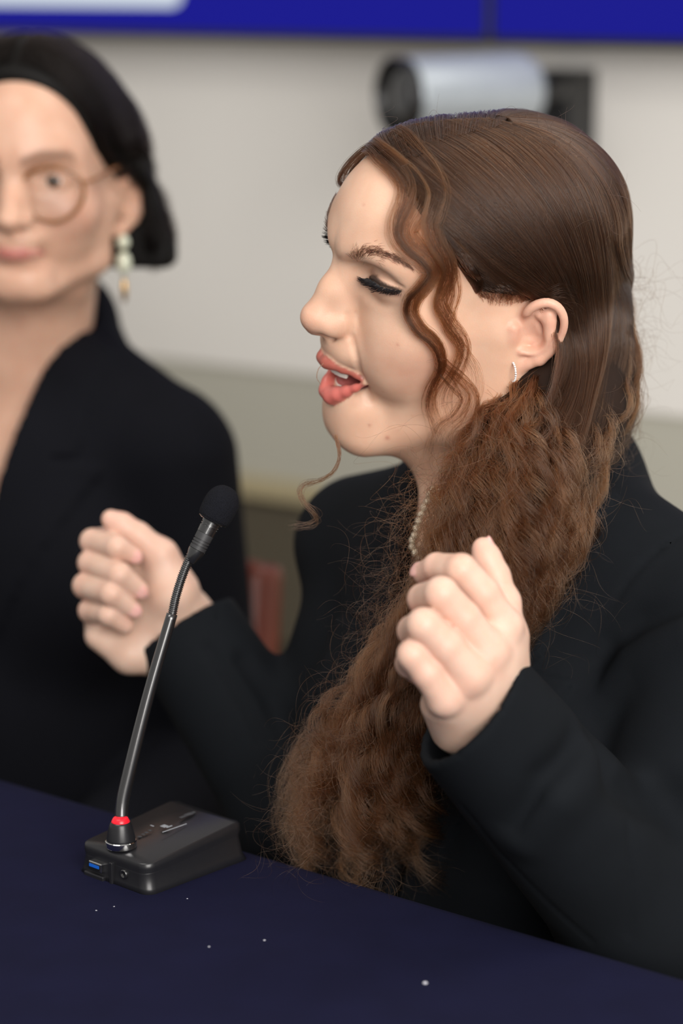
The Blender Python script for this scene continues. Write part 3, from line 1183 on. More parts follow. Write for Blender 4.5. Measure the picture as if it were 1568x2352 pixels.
fold([(1190, 1905), (1262, 1800), (1330, 1712)], [2, 7, 3], -1.0, 22, -1)            # slanting crease of the near sleeve
fold([(1200, 1935), (1290, 1840), (1372, 1720)], [5, 9, 6], -6.0, 22, 1)
fold([(1375, 1705), (1424, 1800), (1470, 1828), (1540, 1846), (1580, 1890)], [5, 7, 8, 8, 6], 0.5, 24, -1)
fold([(1372, 1590), (1384, 1530), (1410, 1490), (1480, 1440), (1580, 1400)], [2, 6, 6, 5, 4], 0.5, 22, -1)
fold([(1390, 1600), (1450, 1520), (1580, 1460)], [6, 9, 8], -6.0, 26, 1)
fold([(1347, 1480), (1372, 1430), (1404, 1392), (1450, 1325), (1492, 1278), (1580, 1222)], 0.9, 0.6, 4.0, -1)   # armhole seam
fold([(1440, 1850), (1446, 1950), (1450, 2060), (1445, 2150)], 0.8, 0.5, 3.5, -1)     # seam of the under sleeve
fold([(1060, 1850), (1150, 1960), (1260, 2075), (1360, 2165)], 0.8, 0.5, 3.5, -1)
fold([(560, 1520), (620, 1600), (660, 1700)], [2, 4, 2], 0.3, 14, -1)
fold([(480, 1490), (560, 1610), (600, 1700)], [1, 2, 1], 0.4, 8, -1)



M_JACKET = cloth_mat('black wool', srgb(15, 18, 22), sheen=0.0)
JV, JQ = polygonize(jacket_sdf, np.minimum.reduce([S_L, S_R, E_L, E_R, CUFF_N, CUFF_F, bm_(.15, -.1, -.4), bm_(-.2, .1, -.42)]) - np.array([75, 75, 75]),
                    np.maximum.reduce([S_L, S_R, E_L, E_R, CUFF_N, CUFF_F, bm_(.15, .1, -.4), bm_(-.2, .1, .08)]) + 80, 3.5)
jk = mesh_obj('jacket', JV / 1000, JQ, M_JACKET, person)

# ------------------------------------------------------------------ hair of the speaker
# hairline on the near side, as x limit over height (head mm): hair lies behind it
HL_Z = np.array([-40, 0, 22, 27, 33, 45, 60, 75, 88, 98, 106, 125])
HL_X = np.array([-30, -24, 2, 26, 34, 42, 52, 62, 70, 74, 78, 80])


def cap_thick(p):
    xh = np.interp(p[:, 2], HL_Z, HL_X).astype(f32)
    return smooth01(xh - p[:, 0], -3, 22).astype(f32)


def cap_sdf(p):
    d = ell(p, (-12, 0, 37), (93, 70, 69))
    d = smin(d, ell(p, (32, 0, 49), (64, 57, 56)), 18)
    xh = np.interp(p[:, 2], HL_Z, HL_X).astype(f32)
    return smax(d - (cap_thick(p) * 7.5 - 1.0), p[:, 0] - xh + 7.0, 4)


# the fall of hair: from behind the ear forward over the near shoulder and down the chest
FALL = [(1310, 560, 1.675, 34), (1312, 700, 1.665, 34), (1300, 830, 1.648, 36), (1274, 960, 1.625, 40), (1224, 1080, 1.600, 41), (1178, 1200, 1.588, 41),
        (1115, 1330, 1.580, 38), (1028, 1470, 1.584, 35), (930, 1620, 1.600, 34), (850, 1760, 1.622, 38), (822, 1880, 1.645, 44), (825, 2010, 1.668, 46)]
FALL_W = [(*Pm(x, y, d), r) for x, y, d, r in FALL]
BACK_W = [(*Pm(1270, 470, 1.70), 42), (*Pm(1322, 640, 1.70), 30), (*Pm(1330, 800, 1.70), 28), (*Pm(1320, 930, 1.68), 34), (*Pm(1260, 1050, 1.655), 30)]
SIDE_W = [(*Pm(1300, 800, 1.628), 10), (*Pm(1262, 880, 1.606), 15), (*Pm(1222, 980, 1.580), 22), (*Pm(1218, 1100, 1.562), 26), (*Pm(1205, 1230, 1.556), 24), (*Pm(1195, 1340, 1.556), 18), (*Pm(1195, 1440, 1.558), 9)]


def toLm(W): return [(*toL(np.array(r[:3]) / 1000.0), r[3]) for r in W]


FALL_L, BACK_L, SIDE_L = toLm(FALL_W), toLm(BACK_W), toLm(SIDE_W)
DOWN = HR.T @ np.array([0, 0, -1.0])                       # plumb line in head coordinates
FA = np.array([-34, -60, 22.0])
FAR_L = [(*(FA + DOWN * t + np.array([-1, -.35, 0]) * s_), r) for t, s_, r in ((0, 0, 16), (45, 6, 20), (95, 16, 22), (150, 32, 20), (205, 44, 14))]


def hair_vol(p):
    d = smin(cap_sdf(p), rc(p, (-38, 0, 40), (-50, 38, -75), 64, 60), 16)
    f = smin(chain(p, FALL_L[:5], 10), chain(p, BACK_L, 10), 20)
    f = smin(f, chain(p, [(*r[:3], r[3] * 0.72) for r in FALL_L[4:]], 8), 10)
    # stay clear of face and ear in front
    f = smin(f, chain(p, FAR_L, 8), 16)
    f = smax(f, p[:, 0] - np.interp(p[:, 2], [-75, -45, -20, 40], [60, 2, -22, -24]).astype(f32), 10)
    d = smin(d, f, 26)
    d = smax(d, p[:, 0] - np.interp(p[:, 2], [-75, -45, -20, 24, 34, 60, 105, 130], [60, 4, -21, -21, 40, 60, 90, 95]).astype(f32), 8)
    return smax(d, -(ear_sdf_abs(p * np.array([1, 1, 1], f32)) - 1.0), 2)


M_HAIRCORE = mat('hair underlayer', srgb(36, 23, 16), rough=0.75, spec=0.2, noise=(60, 0.5))
M_HAIR = hair_mat('brown hair', srgb(28, 17, 11), 0.26, srgb(68, 42, 26), ior=1.4)
M_HAIRF = hair_mat('chestnut hair', srgb(36, 21, 12), 0.3, srgb(94, 57, 32))
hv, hq = polygonize(hair_vol, (-150, -95, -430), (95, 210, 130), 3.4)
hair = mesh_obj('hair', toW(hv), hq, M_HAIRCORE, person)


def lay(px, f, push, far=False):
    """photo strokes laid on a surface in head coordinates, resampled"""
    pts = on_face(px, f)
    for _ in range(4):
        d, g = grad(f, pts, 0.5)
        g /= np.linalg.norm(g, axis=1)[:, None]
        pts = pts + g * (push - d)[:, None]
    return pts


def noise1(n, k, amp, freq, rng):
    """smooth random curves (n, k) from a few sines"""
    s = np.linspace(0, 1, k)
    out = np.zeros((n, k))
    for j in range(3):
        out += np.sin(2 * np.pi * (s[None] * freq * (0.6 + 0.5 * j) * rng.uniform(.7, 1.3, (n, 1)) + rng.uniform(0, 1, (n, 1)))) / (1 + j)
    return out * amp


NK = 34
STROKES = [
    [(1004, 512), (1030, 545), (1065, 590), (1100, 640), (1140, 676), (1190, 690), (1250, 678), (1300, 690)],
    [(905, 372), (950, 430), (1002, 486), (1060, 540), (1130, 600), (1200, 645), (1270, 676), (1308, 725), (1312, 790)],
    [(880, 335), (945, 385), (1020, 450), (1100, 530), (1180, 600), (1255, 655), (1305, 712), (1318, 780), (1305, 870), (1262, 960), (1205, 1050)],
    [(905, 308), (990, 345), (1080, 420), (1160, 505), (1240, 600), (1300, 690), (1325, 770), (1328, 860), (1298, 955), (1245, 1050)],
    [(960, 292), (1060, 335), (1150, 410), (1225, 500), (1285, 600), (1325, 700), (1340, 790), (1338, 880), (1312, 970), (1268, 1065)],
    [(1040, 283), (1140, 325), (1225, 400), (1290, 490), (1335, 600), (1352, 700), (1356, 800), (1345, 895), (1322, 985), (1285, 1075)],
    [(1120, 280), (1215, 322), (1295, 395), (1345, 490), (1372, 600), (1382, 700), (1377, 800), (1358, 900), (1334, 990), (1300, 1080)],
    [(1175, 292), (1275, 340), (1340, 410), (1378, 500), (1394, 600), (1398, 700), (1390, 800), (1366, 900), (1342, 985), (1312, 1075)]]
GUI = np.stack([spline(lay(s, hair_vol, 0.8), NK) for s in STROKES])        # (g, NK, 3)


def settle(S, f, gap=0.8, it=3):
    V = S.reshape(-1, 3)
    for _ in range(it):
        d, g = grad(f, V, 0.5)
        g /= np.linalg.norm(g, axis=1)[:, None] + 1e-9
        V = V + g * np.clip(gap - d, -15, 15)[:, None]
    return V.reshape(S.shape)


def turned(G, a):
    c, s_ = math.cos(a), math.sin(a)
    q = G - np.array([-14, 0, 0.])
    return np.stack([q[..., 0] * c - q[..., 1] * s_, q[..., 0] * s_ + q[..., 1] * c, q[..., 2]], -1) + np.array([-14, 0, 0.])


# the back of the head: the last stroke carried round to the far side
GBK = [GUI[-1]]
_bt = spline(np.array([r[:3] for r in BACK_L[1:]]), 5) + np.array([-22, 0, 0]); _ft = np.array([r[:3] for r in FAR_L]) + np.array([-14, -6, 0])
for a in (12, 25, 40, 58, 78, 98):
    g_ = turned(GUI[-1], math.radians(a))
    k_ = int(np.argmax(g_[:, 2] < 22)) or NK
    f_ = a / 98.0
    GBK.append(settle(spline(np.vstack([g_[:max(k_, 4)][::3], (_bt * (1 - f_) + _ft * f_)[1:]]), NK), hair_vol))
GBK = np.stack(GBK)


def cap_strands(n, G, rng, spread=2.2, depth=(-1.0, 2.2), wav=0.8):
    g = G.shape[0]
    # clumped parameter across the guides
    cl = rng.uniform(0, g - 1, n // 14)
    u = np.clip(cl[rng.integers(0, len(cl), n)] + rng.normal(0, 0.045, n), 0, g - 1.001)
    i = u.astype(int); t = (u - i)[:, None, None]
    S = G[i] * (1 - t) + G[i + 1] * t
    k = G.shape[1]
    s = np.linspace(0, 1, k)
    # outward direction from the head's centre
    N = S - np.array([-10, 0, 30.0]); N /= np.linalg.norm(N, axis=2)[:, :, None]
    T = np.gradient(S, axis=1); T /= np.linalg.norm(T, axis=2)[:, :, None] + 1e-9
    B = np.cross(T, N)
    env = np.interp(s, [0, .2, .6, 1], [0.3, 1, 1.3, 3.2])
    lift = rng.uniform(depth[0], depth[1], (n, 1)) + noise1(n, k, 0.35, 1.5, rng)
    side = rng.normal(0, spread, (n, 1)) * env * .7 + noise1(60, k, 2.0, 2.2, rng)[np.floor(u * 7.3).astype(int) % 60] * np.clip(s - .5, 0, 1)[None] * 2 + noise1(n, k, wav, 1.6, rng) * env
    S = S + N * lift[:, :, None] + B * side[:, :, None]
    cut = np.where(rng.uniform(0, 1, n) < .7, rng.uniform(.62, .95, n), 1.0)
    ix = cut[:, None] * s[None] * (k - 1); i0 = np.minimum(ix.astype(int), k - 2); fr = (ix - i0)[:, :, None]
    S = np.take_along_axis(S, i0[:, :, None], 1) * (1 - fr) + np.take_along_axis(S, i0[:, :, None] + 1, 1) * fr
    return S, np.modf(np.sin(np.floor(u * 40) * 12.9898) * 43758.5453)[0] % 1


rng = np.random.default_rng(5)
A, Ac = cap_strands(11500, GUI, rng)
K_, Kc = cap_strands(4200, GBK, rng)
# the far half of the head, mirrored strokes
GF = []
for g_ in GUI * np.array([1, -1, 1.0]):
    k_ = int(np.argmax(g_[:, 2] < 26)) or NK
    tail = np.array([r[:3] for r in FAR_L[1:]]) + np.array([0, -8, 0])
    GF.append(settle(spline(np.vstack([g_[:max(k_, 4)][::3], tail]), NK), hair_vol))
GF = np.array(GF)
Bm_, Bc = cap_strands(3000, GF[1:], rng)
# push every strand out of the volume
def lift_out(S, f, gap):
    V = S.reshape(-1, 3)
    for _ in range(1):
        d, g = grad(f, V, 0.5)
        g /= np.linalg.norm(g, axis=1)[:, None] + 1e-9
        V = V + g * np.maximum(gap - d, 0)[:, None]
    return V.reshape(S.shape)


A = lift_out(A, hair_vol, 0.3)
strands('hair_lengths', toW(A), 0.00011, M_HAIR, hair, clump=Ac)
strands('hair_lengths', toW(lift_out(K_, hair_vol, 0.3)), 0.00011, M_HAIR, hair, clump=Kc)
strands('hair_lengths', toW(lift_out(Bm_, hair_vol, 0.3)), 0.00011, M_HAIR, hair, clump=Bc)


# curly fall: clumps that wind down the rope of hair
def rope_strands(n, ncl, W, k, rng, tight=3.2, curl=(2, 8), turns=(5, 9), t0=(0.0, 0.25), t1=(0.75, 1.0), stray=0.12, edge=1.35):
    R = spline(np.asarray(W), 160)
    C, rad = R[:, :3], R[:, 3]
    T = np.gradient(C, axis=0); T /= np.linalg.norm(T, axis=1)[:, None]
    e1 = unit(FW) - T * (T @ unit(FW))[:, None]; e1 /= np.linalg.norm(e1, axis=1)[:, None]
    e2 = np.cross(T, e1)
    # clump centres over the cross-section, more on the camera side
    a = rng.uniform(0, 2 * np.pi, ncl); q = np.sqrt(rng.uniform(min(.9, edge ** 2 * .3), 1.05, ncl))
    cx, cy = q * np.cos(a), q * np.sin(a)
    w = rng.integers(0, ncl, n)
    s0 = rng.uniform(*t0, ncl)[w] + rng.normal(0, .015, n); s1 = rng.uniform(*t1, ncl)[w] + rng.normal(0, .03, n)
    s = np.clip(s0[:, None] + (s1 - s0)[:, None] * np.linspace(0, 1, k)[None], 0, 1)
    idx = s * 159
    i = np.minimum(idx.astype(int), 158); f = (idx - i)[:, :, None]
    lerp = lambda X: X[i] * (1 - f) + X[i + 1] * f
    c, E1, E2 = lerp(C), lerp(e1), lerp(e2)
    r = lerp(rad[:, None])[:, :, 0]
    ph = rng.uniform(0, 2 * np.pi, ncl)[w][:, None] + rng.normal(0, .16, (n, 1))
    tn = rng.uniform(*turns, ncl)[w][:, None] * rng.normal(1, .03, (n, 1))
    grow = np.clip(s / 0.55, 0.12, 1)
    amp = rng.uniform(*curl, ncl)[w][:, None] * grow * rng.uniform(.85, 1.15, (n, 1))
    dr = rng.normal(0, tight, (n, 2))[:, :, None] * (0.5 + grow[:, None, :])
    wob1 = noise1(n, k, .7, 5, rng) * grow; wob2 = noise1(n, k, .7, 5, rng) * grow
    drift = noise1(ncl, k, 0.18, 1.2, rng)[w]
    X = (cx[w][:, None] + drift) * r + amp * np.cos(ph + 2 * np.pi * tn * s) + dr[:, 0] + wob1
    Y = (cy[w][:, None]) * r * 0.8 + amp * np.sin(ph + 2 * np.pi * tn * s) + dr[:, 1] + wob2
    st = (rng.uniform(0, 1, n) < stray)[:, None]
    X = X + st * noise1(n, k, 7, 3, rng) * grow; Y = Y + st * noise1(n, k, 7, 3, rng) * grow
    return (c + E2 * X[:, :, None] + E1 * Y[:, :, None]) / 1000, rng.uniform(0, 1, ncl)[w]


F1 = rope_strands(5200, 110, FALL_W[2:9], 80, rng, tight=1.0, curl=(3, 8), turns=(5, 10), t0=(0, .35), t1=(.75, 1.0), stray=.14)
F5 = rope_strands(3000, 64, FALL_W[6:], 70, rng, tight=0.9, curl=(5, 12), turns=(3.5, 7), t0=(-.1, .3), t1=(.75, 1.0), stray=.10)
strands('hair_lengths', F5[0], 0.00011, M_HAIRF, hair, clump=F5[1])
F2 = rope_strands(2000, 40, SIDE_W, 64, rng, tight=1.0, curl=(3, 8), turns=(4, 8), t0=(0, .3), t1=(.7, 1.0))
F3 = rope_strands(2600, 50, BACK_W[1:], 36, rng, curl=(1, 3), turns=(2, 4), t1=(.9, 1))
strands('hair_lengths', F1[0], 0.00011, M_HAIRF, hair, clump=F1[1])
strands('hair_lengths', F2[0], 0.00011, M_HAIRF, hair, clump=F2[1])
strands('hair_lengths', F3[0], 0.00011, M_HAIR, hair, clump=F3[1])
# straighter strands from behind the ear into the fall
JOIN = [(*Pm(1330, 690, 1.655), 24), (*Pm(1345, 780, 1.650), 30), (*Pm(1325, 870, 1.640), 36), (*Pm(1280, 975, 1.618), 36), (*Pm(1222, 1090, 1.594), 39), (*Pm(1165, 1210, 1.580), 42), (*Pm(1100, 1350, 1.574), 40)]
F4 = rope_strands(4200, 90, JOIN, 54, rng, tight=1.2, curl=(1.5, 6), turns=(4, 9), t0=(0, .2), t1=(.6, 1))
strands('hair_lengths', F4[0], 0.00011, M_HAIRF, hair, clump=F4[1])

BACK2 = [(*Pm(1378, 600, 1.690), 12), (*Pm(1386, 700, 1.690), 17), (*Pm(1380, 800, 1.685), 19), (*Pm(1362, 890, 1.672), 21), (*Pm(1325, 990, 1.648), 21), (*Pm(1280, 1090, 1.620), 18)]
F6 = rope_strands(2000, 44, BACK2, 44, rng, tight=1.2, curl=(.8, 4), turns=(2, 6), t0=(-.1, .2), t1=(.7, 1))
F6 = (toW(lift_out(toL(F6[0].reshape(-1, 3)).reshape(F6[0].shape), hair_vol, .5)), F6[1])
strands('hair_lengths', F6[0], 0.00011, M_HAIR, hair, clump=F6[1])

# wavy locks framing the face, laid a little off the skin
def lock(px, n, width, r, rng, lift=4.0, m=M_HAIRF, k=64, surf=None, frizz=0.8, nsub=7, cuts=(.5, 1.0)):
    G = spline(lay(px, surf or head_sdf, 0.0), 160)
    d, g = grad(surf or head_sdf, G, 1.0)
    g /= np.linalg.norm(g, axis=1)[:, None]
    T = np.gradient(G, axis=0); T /= np.linalg.norm(T, axis=1)[:, None]
    Bn = np.cross(T, g)
    sub = rng.integers(0, nsub, n)
    sc = np.linspace(-1, 1, nsub)[sub]
    cut = np.where(rng.uniform(0, 1, n) < .45, rng.uniform(cuts[0], .8, n), rng.uniform(.8, cuts[1], n))
    s = cut[:, None] * np.linspace(0, 1, k)[None]
    ix = s * 159; i = np.minimum(ix.astype(int), 158); f = (ix - i)[:, :, None]
    L = lambda X: X[i] * (1 - f) + X[i + 1] * f
    Gs, gs, Bs, ds = L(G), L(g), L(Bn), L(d[:, None])[:, :, 0]
    wd = np.interp(s, np.linspace(0, 1, len(width)), width)
    a = sc[:, None] + rng.normal(0, .13, (n, 1)) * (1 + .6 * s) + noise1(nsub, k, .22, 1.6, rng)[sub]
    side = a * wd + noise1(n, k, frizz, 4, rng) * s ** 1.5
    up = lift * np.interp(s, [0, .06, 1], [.2, 1, 1.2]) - ds + (rng.uniform(0, 1, nsub)[sub][:, None] + rng.normal(0, .15, (n, 1))) * np.minimum(wd, 6) * .8 + noise1(n, k, frizz, 3, rng) * s
    return toW(Gs + Bs * side[:, :, None] + gs * np.maximum(up, .6 - ds)[:, :, None]), rng.uniform(0, 1, nsub)[sub]


L1 = [(862, 346), (905, 368), (938, 405), (952, 440), (944, 478), (930, 510), (928, 540), (948, 570), (972, 592), (986, 618), (970, 645), (952, 676), (948, 710), (962, 745), (986, 772), (1003, 800), (1005, 835), (988, 875), (985, 915), (1000, 955), (1018, 1000)]
L2 = [(885, 330), (940, 360), (985, 405), (1004, 450), (996, 490), (988, 520), (1000, 555), (1020, 590), (1026, 625), (1010, 660), (1000, 690), (1016, 725), (1040, 760), (1052, 790), (1040, 830), (1018, 870), (1012, 910), (1028, 960)]
L3 = [(1000, 480), (1012, 540), (1032, 600), (1044, 660), (1030, 710), (1020, 750), (1060, 800), (1090, 840), (1098, 880), (1082, 920), (1075, 960)]
L4 = [(1010, 830), (1050, 860), (1085, 900), (1070, 950), (1030, 985), (1015, 1030), (1030, 1075)]
for px, n, w, lf in ((L1, 330, [6, 10, 9, 7, 5.5, 4.2, 3.6, 4, 5], 4.0), (L2, 260, [7, 9, 7, 5, 4, 4, 4, 5, 6], 4.5), (L3, 45, [3, 3, 3, 4, 6], 4.0), (L4, 80, [4, 6, 9, 12], 5.0)):
    S, cl = lock(px, n, w, 0, rng, lf)
    strands('face_framing_lock', S, 0.000085, M_HAIRF, hair, clump=cl)
# the parting's other side: hair drawn back along the far temple
S, cl = lock(L1, 240, [5, 8, 8, 7, 5, 4, 3.6, 4, 5], 0, rng, 1.2)
strands('face_framing_lock', toW(toL(S.reshape(-1, 3)).reshape(S.shape) * np.array([1, -1, 1.0])), 0.000085, M_HAIR, hair, clump=cl)
# loose curl hanging on the far side of the face
CURL = [(770, 1000, 1.60), (779, 1045, 1.60), (766, 1080, 1.60), (735, 1102, 1.602), (700, 1112, 1.605), (688, 1130, 1.605), (698, 1155, 1.605), (722, 1178, 1.607), (728, 1195, 1.61), (706, 1206, 1.612), (672, 1206, 1.612)]
c0 = spline([P(*c) for c in CURL], 60)
S = c0[None] + (rng.normal(0, .0006, (26, 1, 3)) + np.stack([noise1(26, 60, .0009, 2, rng) for _ in range(3)], -1) * np.linspace(0.3, 2.2, 60)[None, :, None])
strands('loose_curl', S, 0.00009, M_HAIRF, hair)
c0 = spline([P(742, 835, 1.585), P(731, 848, 1.585), P(727, 868, 1.585), P(736, 884, 1.585)], 20)
strands('loose_curl', c0[None] + rng.normal(0, .0003, (4, 1, 3)), 0.00008, M_HAIRF, hair)


# flyaway hairs around the outline
def flyaways(pts, n, length, rng, k=26, curl=1.0, dirs=None):
    """pts world anchors; random curly thin hairs"""
    a = pts[rng.integers(0, len(pts), n)] + rng.normal(0, .004, (n, 3))
    d = rng.normal(0, 1, (n, 3)); d[:, 2] -= .6
    if dirs is not None: d = d * .8 + dirs
    d /= np.linalg.norm(d, axis=1)[:, None]
    L = rng.uniform(.4, 1.2, n) * length
    u = np.cross(d, rng.normal(0, 1, (n, 3))); u /= np.linalg.norm(u, axis=1)[:, None]; v = np.cross(d, u)
    s = np.linspace(0, 1, k)[None]
    R = rng.uniform(.002, .012, (n, 1)) * curl; tn = rng.uniform(.5, 2.2, (n, 1)); ph = rng.uniform(0, 6.28, (n, 1))
    X = R * (np.cos(ph + 6.28 * tn * s) - np.cos(ph)); Y = R * (np.sin(ph + 6.28 * tn * s) - np.sin(ph))
    return a[:, None] + d[:, None] * (L[:, None] * s)[:, :, None] + u[:, None] * X[:, :, None] + v[:, None] * Y[:, :, None]


edge = np.array([P(x, y, 1.68) for x, y in spline(np.array([(1425, 600), (1428, 700), (1415, 800), (1388, 900), (1375, 960), (1330, 1050)], float), 40)])
strands('flyaway_hairs', flyaways(edge, 170, .05, rng, dirs=np.array([.5, 0, -.2])), 0.00006, M_HAIRF, hair)
top = settle(GUI[2:, :12].reshape(-1, 3), hair_vol, 1.0)
strands('flyaway_hairs', flyaways(toW(top), 120, .025, rng, curl=.6, dirs=np.array([.2, 0, .2])), 0.00006, M_HAIR, hair)
bodyp = np.array([P(x, y, d - .035) for x, y, d, r in FALL[3:] for _ in range(3)])
strands('flyaway_hairs', flyaways(bodyp + rng.normal(0, .025, bodyp.shape), 900, .06, rng), 0.00006, M_HAIRF, hair)
lft = np.array([P(x, y, 1.60) for x, y in spline(np.array([(960, 1120), (930, 1220), (900, 1330), (860, 1450), (790, 1600), (720, 1750), (690, 1900)], float), 50)])
strands('flyaway_hairs', flyaways(lft, 420, .05, rng, dirs=np.array([-.2, 0, -.4])), 0.00006, M_HAIRF, hair)

# ------------------------------------------------------------------ eyes, lashes, brows, teeth and jewellery of the speaker
M_EYE = mat('eye white', (0.75, 0.72, 0.68), rough=0.12, spec=0.6)
M_IRIS = mat('dark iris', (0.05, 0.03, 0.02), rough=0.1, spec=0.6)
M_LASH = mat('black mascara', (0.004, 0.004, 0.006), rough=0.45)
M_TOOTH = mat('tooth enamel', (0.78, 0.74, 0.66), rough=0.18, spec=0.6)
M_TONGUE = mat('tongue', (0.42, 0.11, 0.10), rough=0.35, bump=(700, 0.0005, 0.4))
M_SILVER = mat('polished silver', (0.85, 0.85, 0.86), rough=0.12, metal=1)
M_GOLD = mat('gold', srgb(214, 172, 104), rough=0.2, metal=1)
M_DIAM = mat('clear stones', (0.9, 0.92, 0.95), rough=0.04, spec=1.0, coat=1.0)
M_PEARL = mat('pearl', srgb(236, 222, 196), rough=0.16, spec=0.7, coat=0.6, sheen=0.2)

for sgn in (1, -1):
    c = np.array([EYE[0] - 0.6, EYE[1] * sgn, EYE[2] - 0.4])
    eb = MB().sphere(toW(c), 0.0118, 28, 18).build('eyeball', M_EYE, body)
    look = unit(np.array([0.86, -0.02 * sgn, -0.5]))
    MB().sphere(toW(c + look * 8.3), np.array([.0042, .0058, .0058]), 20, 12, R=HR @ np.stack([look, unit(np.cross([0, 0, 1], look)), unit(np.cross(look, np.cross([0, 0, 1], look)))], 1)).build('iris', M_IRIS, eb)

# upper lashes: thick with mascara, curling forward and a little up
lp = spline(LASH, 60)


def lashes(n, lp, out, length, lift, rng, rad, droop):
    S = []
    for k in range(n):
        u = rng.uniform(0, 1)
        a = lp[int(u * 59)] + rng.normal(0, .25, 3)
        d = unit(out(u) + rng.normal(0, .16, 3))
        L = length(u) * rng.uniform(.7, 1.1)
        s = np.linspace(0, 1, 9)[:, None]
        S.append(a + d * L * s + np.array([0, 0, 1.0]) * L * (lift * s ** 2 - droop * s))
    return np.array(S)


rl = np.random.default_rng(2)
up_ = lashes(170, lp, lambda u: np.array([1.0, -0.35 + 1.0 * u, -0.25]), lambda u: 7.0 + 2.0 * math.sin(math.pi * u), 0.55, rl, .1, .25)
lo_ = lashes(70, lp + np.array([-.4, .2, -1.6]), lambda u: np.array([0.8, -0.1 + 0.8 * u, -0.9]), lambda u: 3.2, 0.1, rl, .1, .1)
for sgn in (1, -1):
    fl = np.array([1, sgn, 1.0])
    strands('eyelashes', toW(up_ * fl), 0.00022, M_LASH, body, taper=.25)
    strands('eyelashes', toW(lo_ * fl), 0.00010, M_LASH, body, taper=.25)

# eyebrows: short hairs laid on the brow
BROW = spline([(806, 592), (826, 583), (848, 578), (872, 580), (898, 588), (925, 601), (950, 617)], 60)
bp = on_face(BROW)
_, bg_ = grad(head_sdf, bp, .5); bg_ /= np.linalg.norm(bg_, axis=1)[:, None]
bT = np.gradient(bp, axis=0); bT /= np.linalg.norm(bT, axis=1)[:, None]
bB = np.cross(bg_, bT); bB *= np.sign(bB[:, 2:3])
rb = np.random.default_rng(4); S = []
for k in range(620):
    u = rb.beta(1.1, 1.5); i = int(u * 59)
    wdt = np.interp(u, [0, .15, .45, .8, 1], [3.2, 4.6, 3.8, 2.0, .8])
    a = bp[i] + bB[i] * rb.normal(-.2, wdt * .5) + bg_[i] * 0.15
    d = unit(bT[i] * (0.5 + u) + bB[i] * rb.normal(.55 - .75 * u, .2) + bg_[i] * .12)
    L = rb.uniform(3.5, 6.5) * (1 - .35 * u)
    s = np.linspace(0, 1, 6)[:, None]
    S.append(a + d * L * s - bB[i] * (L * .18) * s ** 2)
S = lift_out(np.array(S), head_sdf, .15)
M_BROW = hair_mat('brow hair', srgb(34, 26, 22), 0.4, srgb(62, 48, 40))
strands('eyebrow', toW(S), 0.00009, M_BROW, body)
strands('eyebrow', toW(S * np.array([1, -1, 1.0])), 0.00009, M_BROW, body)

# teeth along the two arches, tongue between
for arch, z, zz in ((1, -48.2, 1), (-1, -66.0, -1)):
    for k in range(-3, 4):
        a = k * 0.165
        rx, ry = (24.5, 19.5) if arch == 1 else (22.0, 18)
        w_ = (4.3, 3.6, 3.9, 3.6, 3.9, 4.6, 4.8)[abs(k)] if arch == 1 else (2.8, 2.9, 3.3, 3.5, 3.7, 4.5, 4.6)[abs(k)]
        c = np.array([69.5 + rx * math.cos(a * 1.15) - (0 if arch == 1 else 3.0), ry * math.sin(a * 1.15), z])
        T_ = unit([-rx * math.sin(a * 1.15), ry * math.cos(a * 1.15), 0]); N_ = np.cross(T_, [0, 0, 1.0])
        R_ = np.stack([T_, N_, [0, 0, 1.0]], 1)
        V0 = MB().box((0, 0, 0), (w_ * 2 * .93, 4.6, 9.0 if arch == 1 else 7.5), bev=1.5)
        V = np.array(V0.V) * np.where(np.array(V0.V)[:, 2:3] * zz > 0, 1.0, np.array([0.93, 0.7, 1.0]))
        mesh_obj('tooth', toW(V @ R_.T + c), V0.F, M_TOOTH, body)
tg = lambda p: smin(smin(ell(p, (64, 0, -63), (24, 15, 6.0)), ell(p, (48, 0, -60), (22, 17, 9)), 8), ell(p, (80, 0, -64.0), (9, 11, 4.0)), 6) + 0.0
V, Q = polygonize(tg, (20, -22, -75), (96, 22, -40), 2.0)
mesh_obj('tongue', toW(V), Q, M_TONGUE, body)

# hoop earring with a row of stones
ec = on_face([(1177, 836)])[0] + np.array([0, 0.6, -5.4])
hoop = MB()
th = np.linspace(0, 2 * np.pi, 49)
hax = unit(np.array([0.1, 1, 0.0])); hx = np.array([0, 0, 1.0]); hy = np.array([0.12, 0.99, 0])
ring_pts = [toW(ec + 6.2 * (hx * math.cos(t) + hy * math.sin(t))) for t in th]
er = MB().tube(ring_pts, 0.0006, 8, cap=False).build('earring', M_SILVER, person)
for k in range(14):
    t = -0.25 * math.pi + k * math.pi * 1.0 / 13 + 0.35
    MB().sphere(toW(ec + 6.5 * (hx * math.cos(t) + hy * math.sin(t))), 0.00072, 8, 6).build('stone', M_DIAM, er, smooth=False)

# string of pearls round the neck
npx = [(992, 1122), (987, 1140), (975, 1172), (966, 1200), (960, 1228), (956, 1256), (953, 1284), (952, 1310), (958, 1336)]
pp = on_face(npx)
g = grad(head_sdf, pp, .5)[1]; g /= np.linalg.norm(g, axis=1)[:, None]
toB = lambda L: (toW(L) - NECK) @ np.stack([BF, BL, BU], 1)
pb = toB(pp)[:6]; pb = pb[np.abs(pb[:, 1]) > 0.003]; pb[:, 1] = np.abs(pb[:, 1])
mir = pb[::-1] * np.array([1, -1, 1.0])
backp = np.array([(-.01, -.058, .012), (-.05, -.034, .03), (-.062, 0, .036), (-.05, .034, .03), (-.01, .058, .012)])
loop = np.vstack([pb, [(.076, .014, -.050), (.078, 0, -.056), (.076, -.014, -.050)], mir, backp])
loop = np.stack([bl(*q) for q in loop])
loop = spline(np.vstack([loop, loop[:1]]), 240)
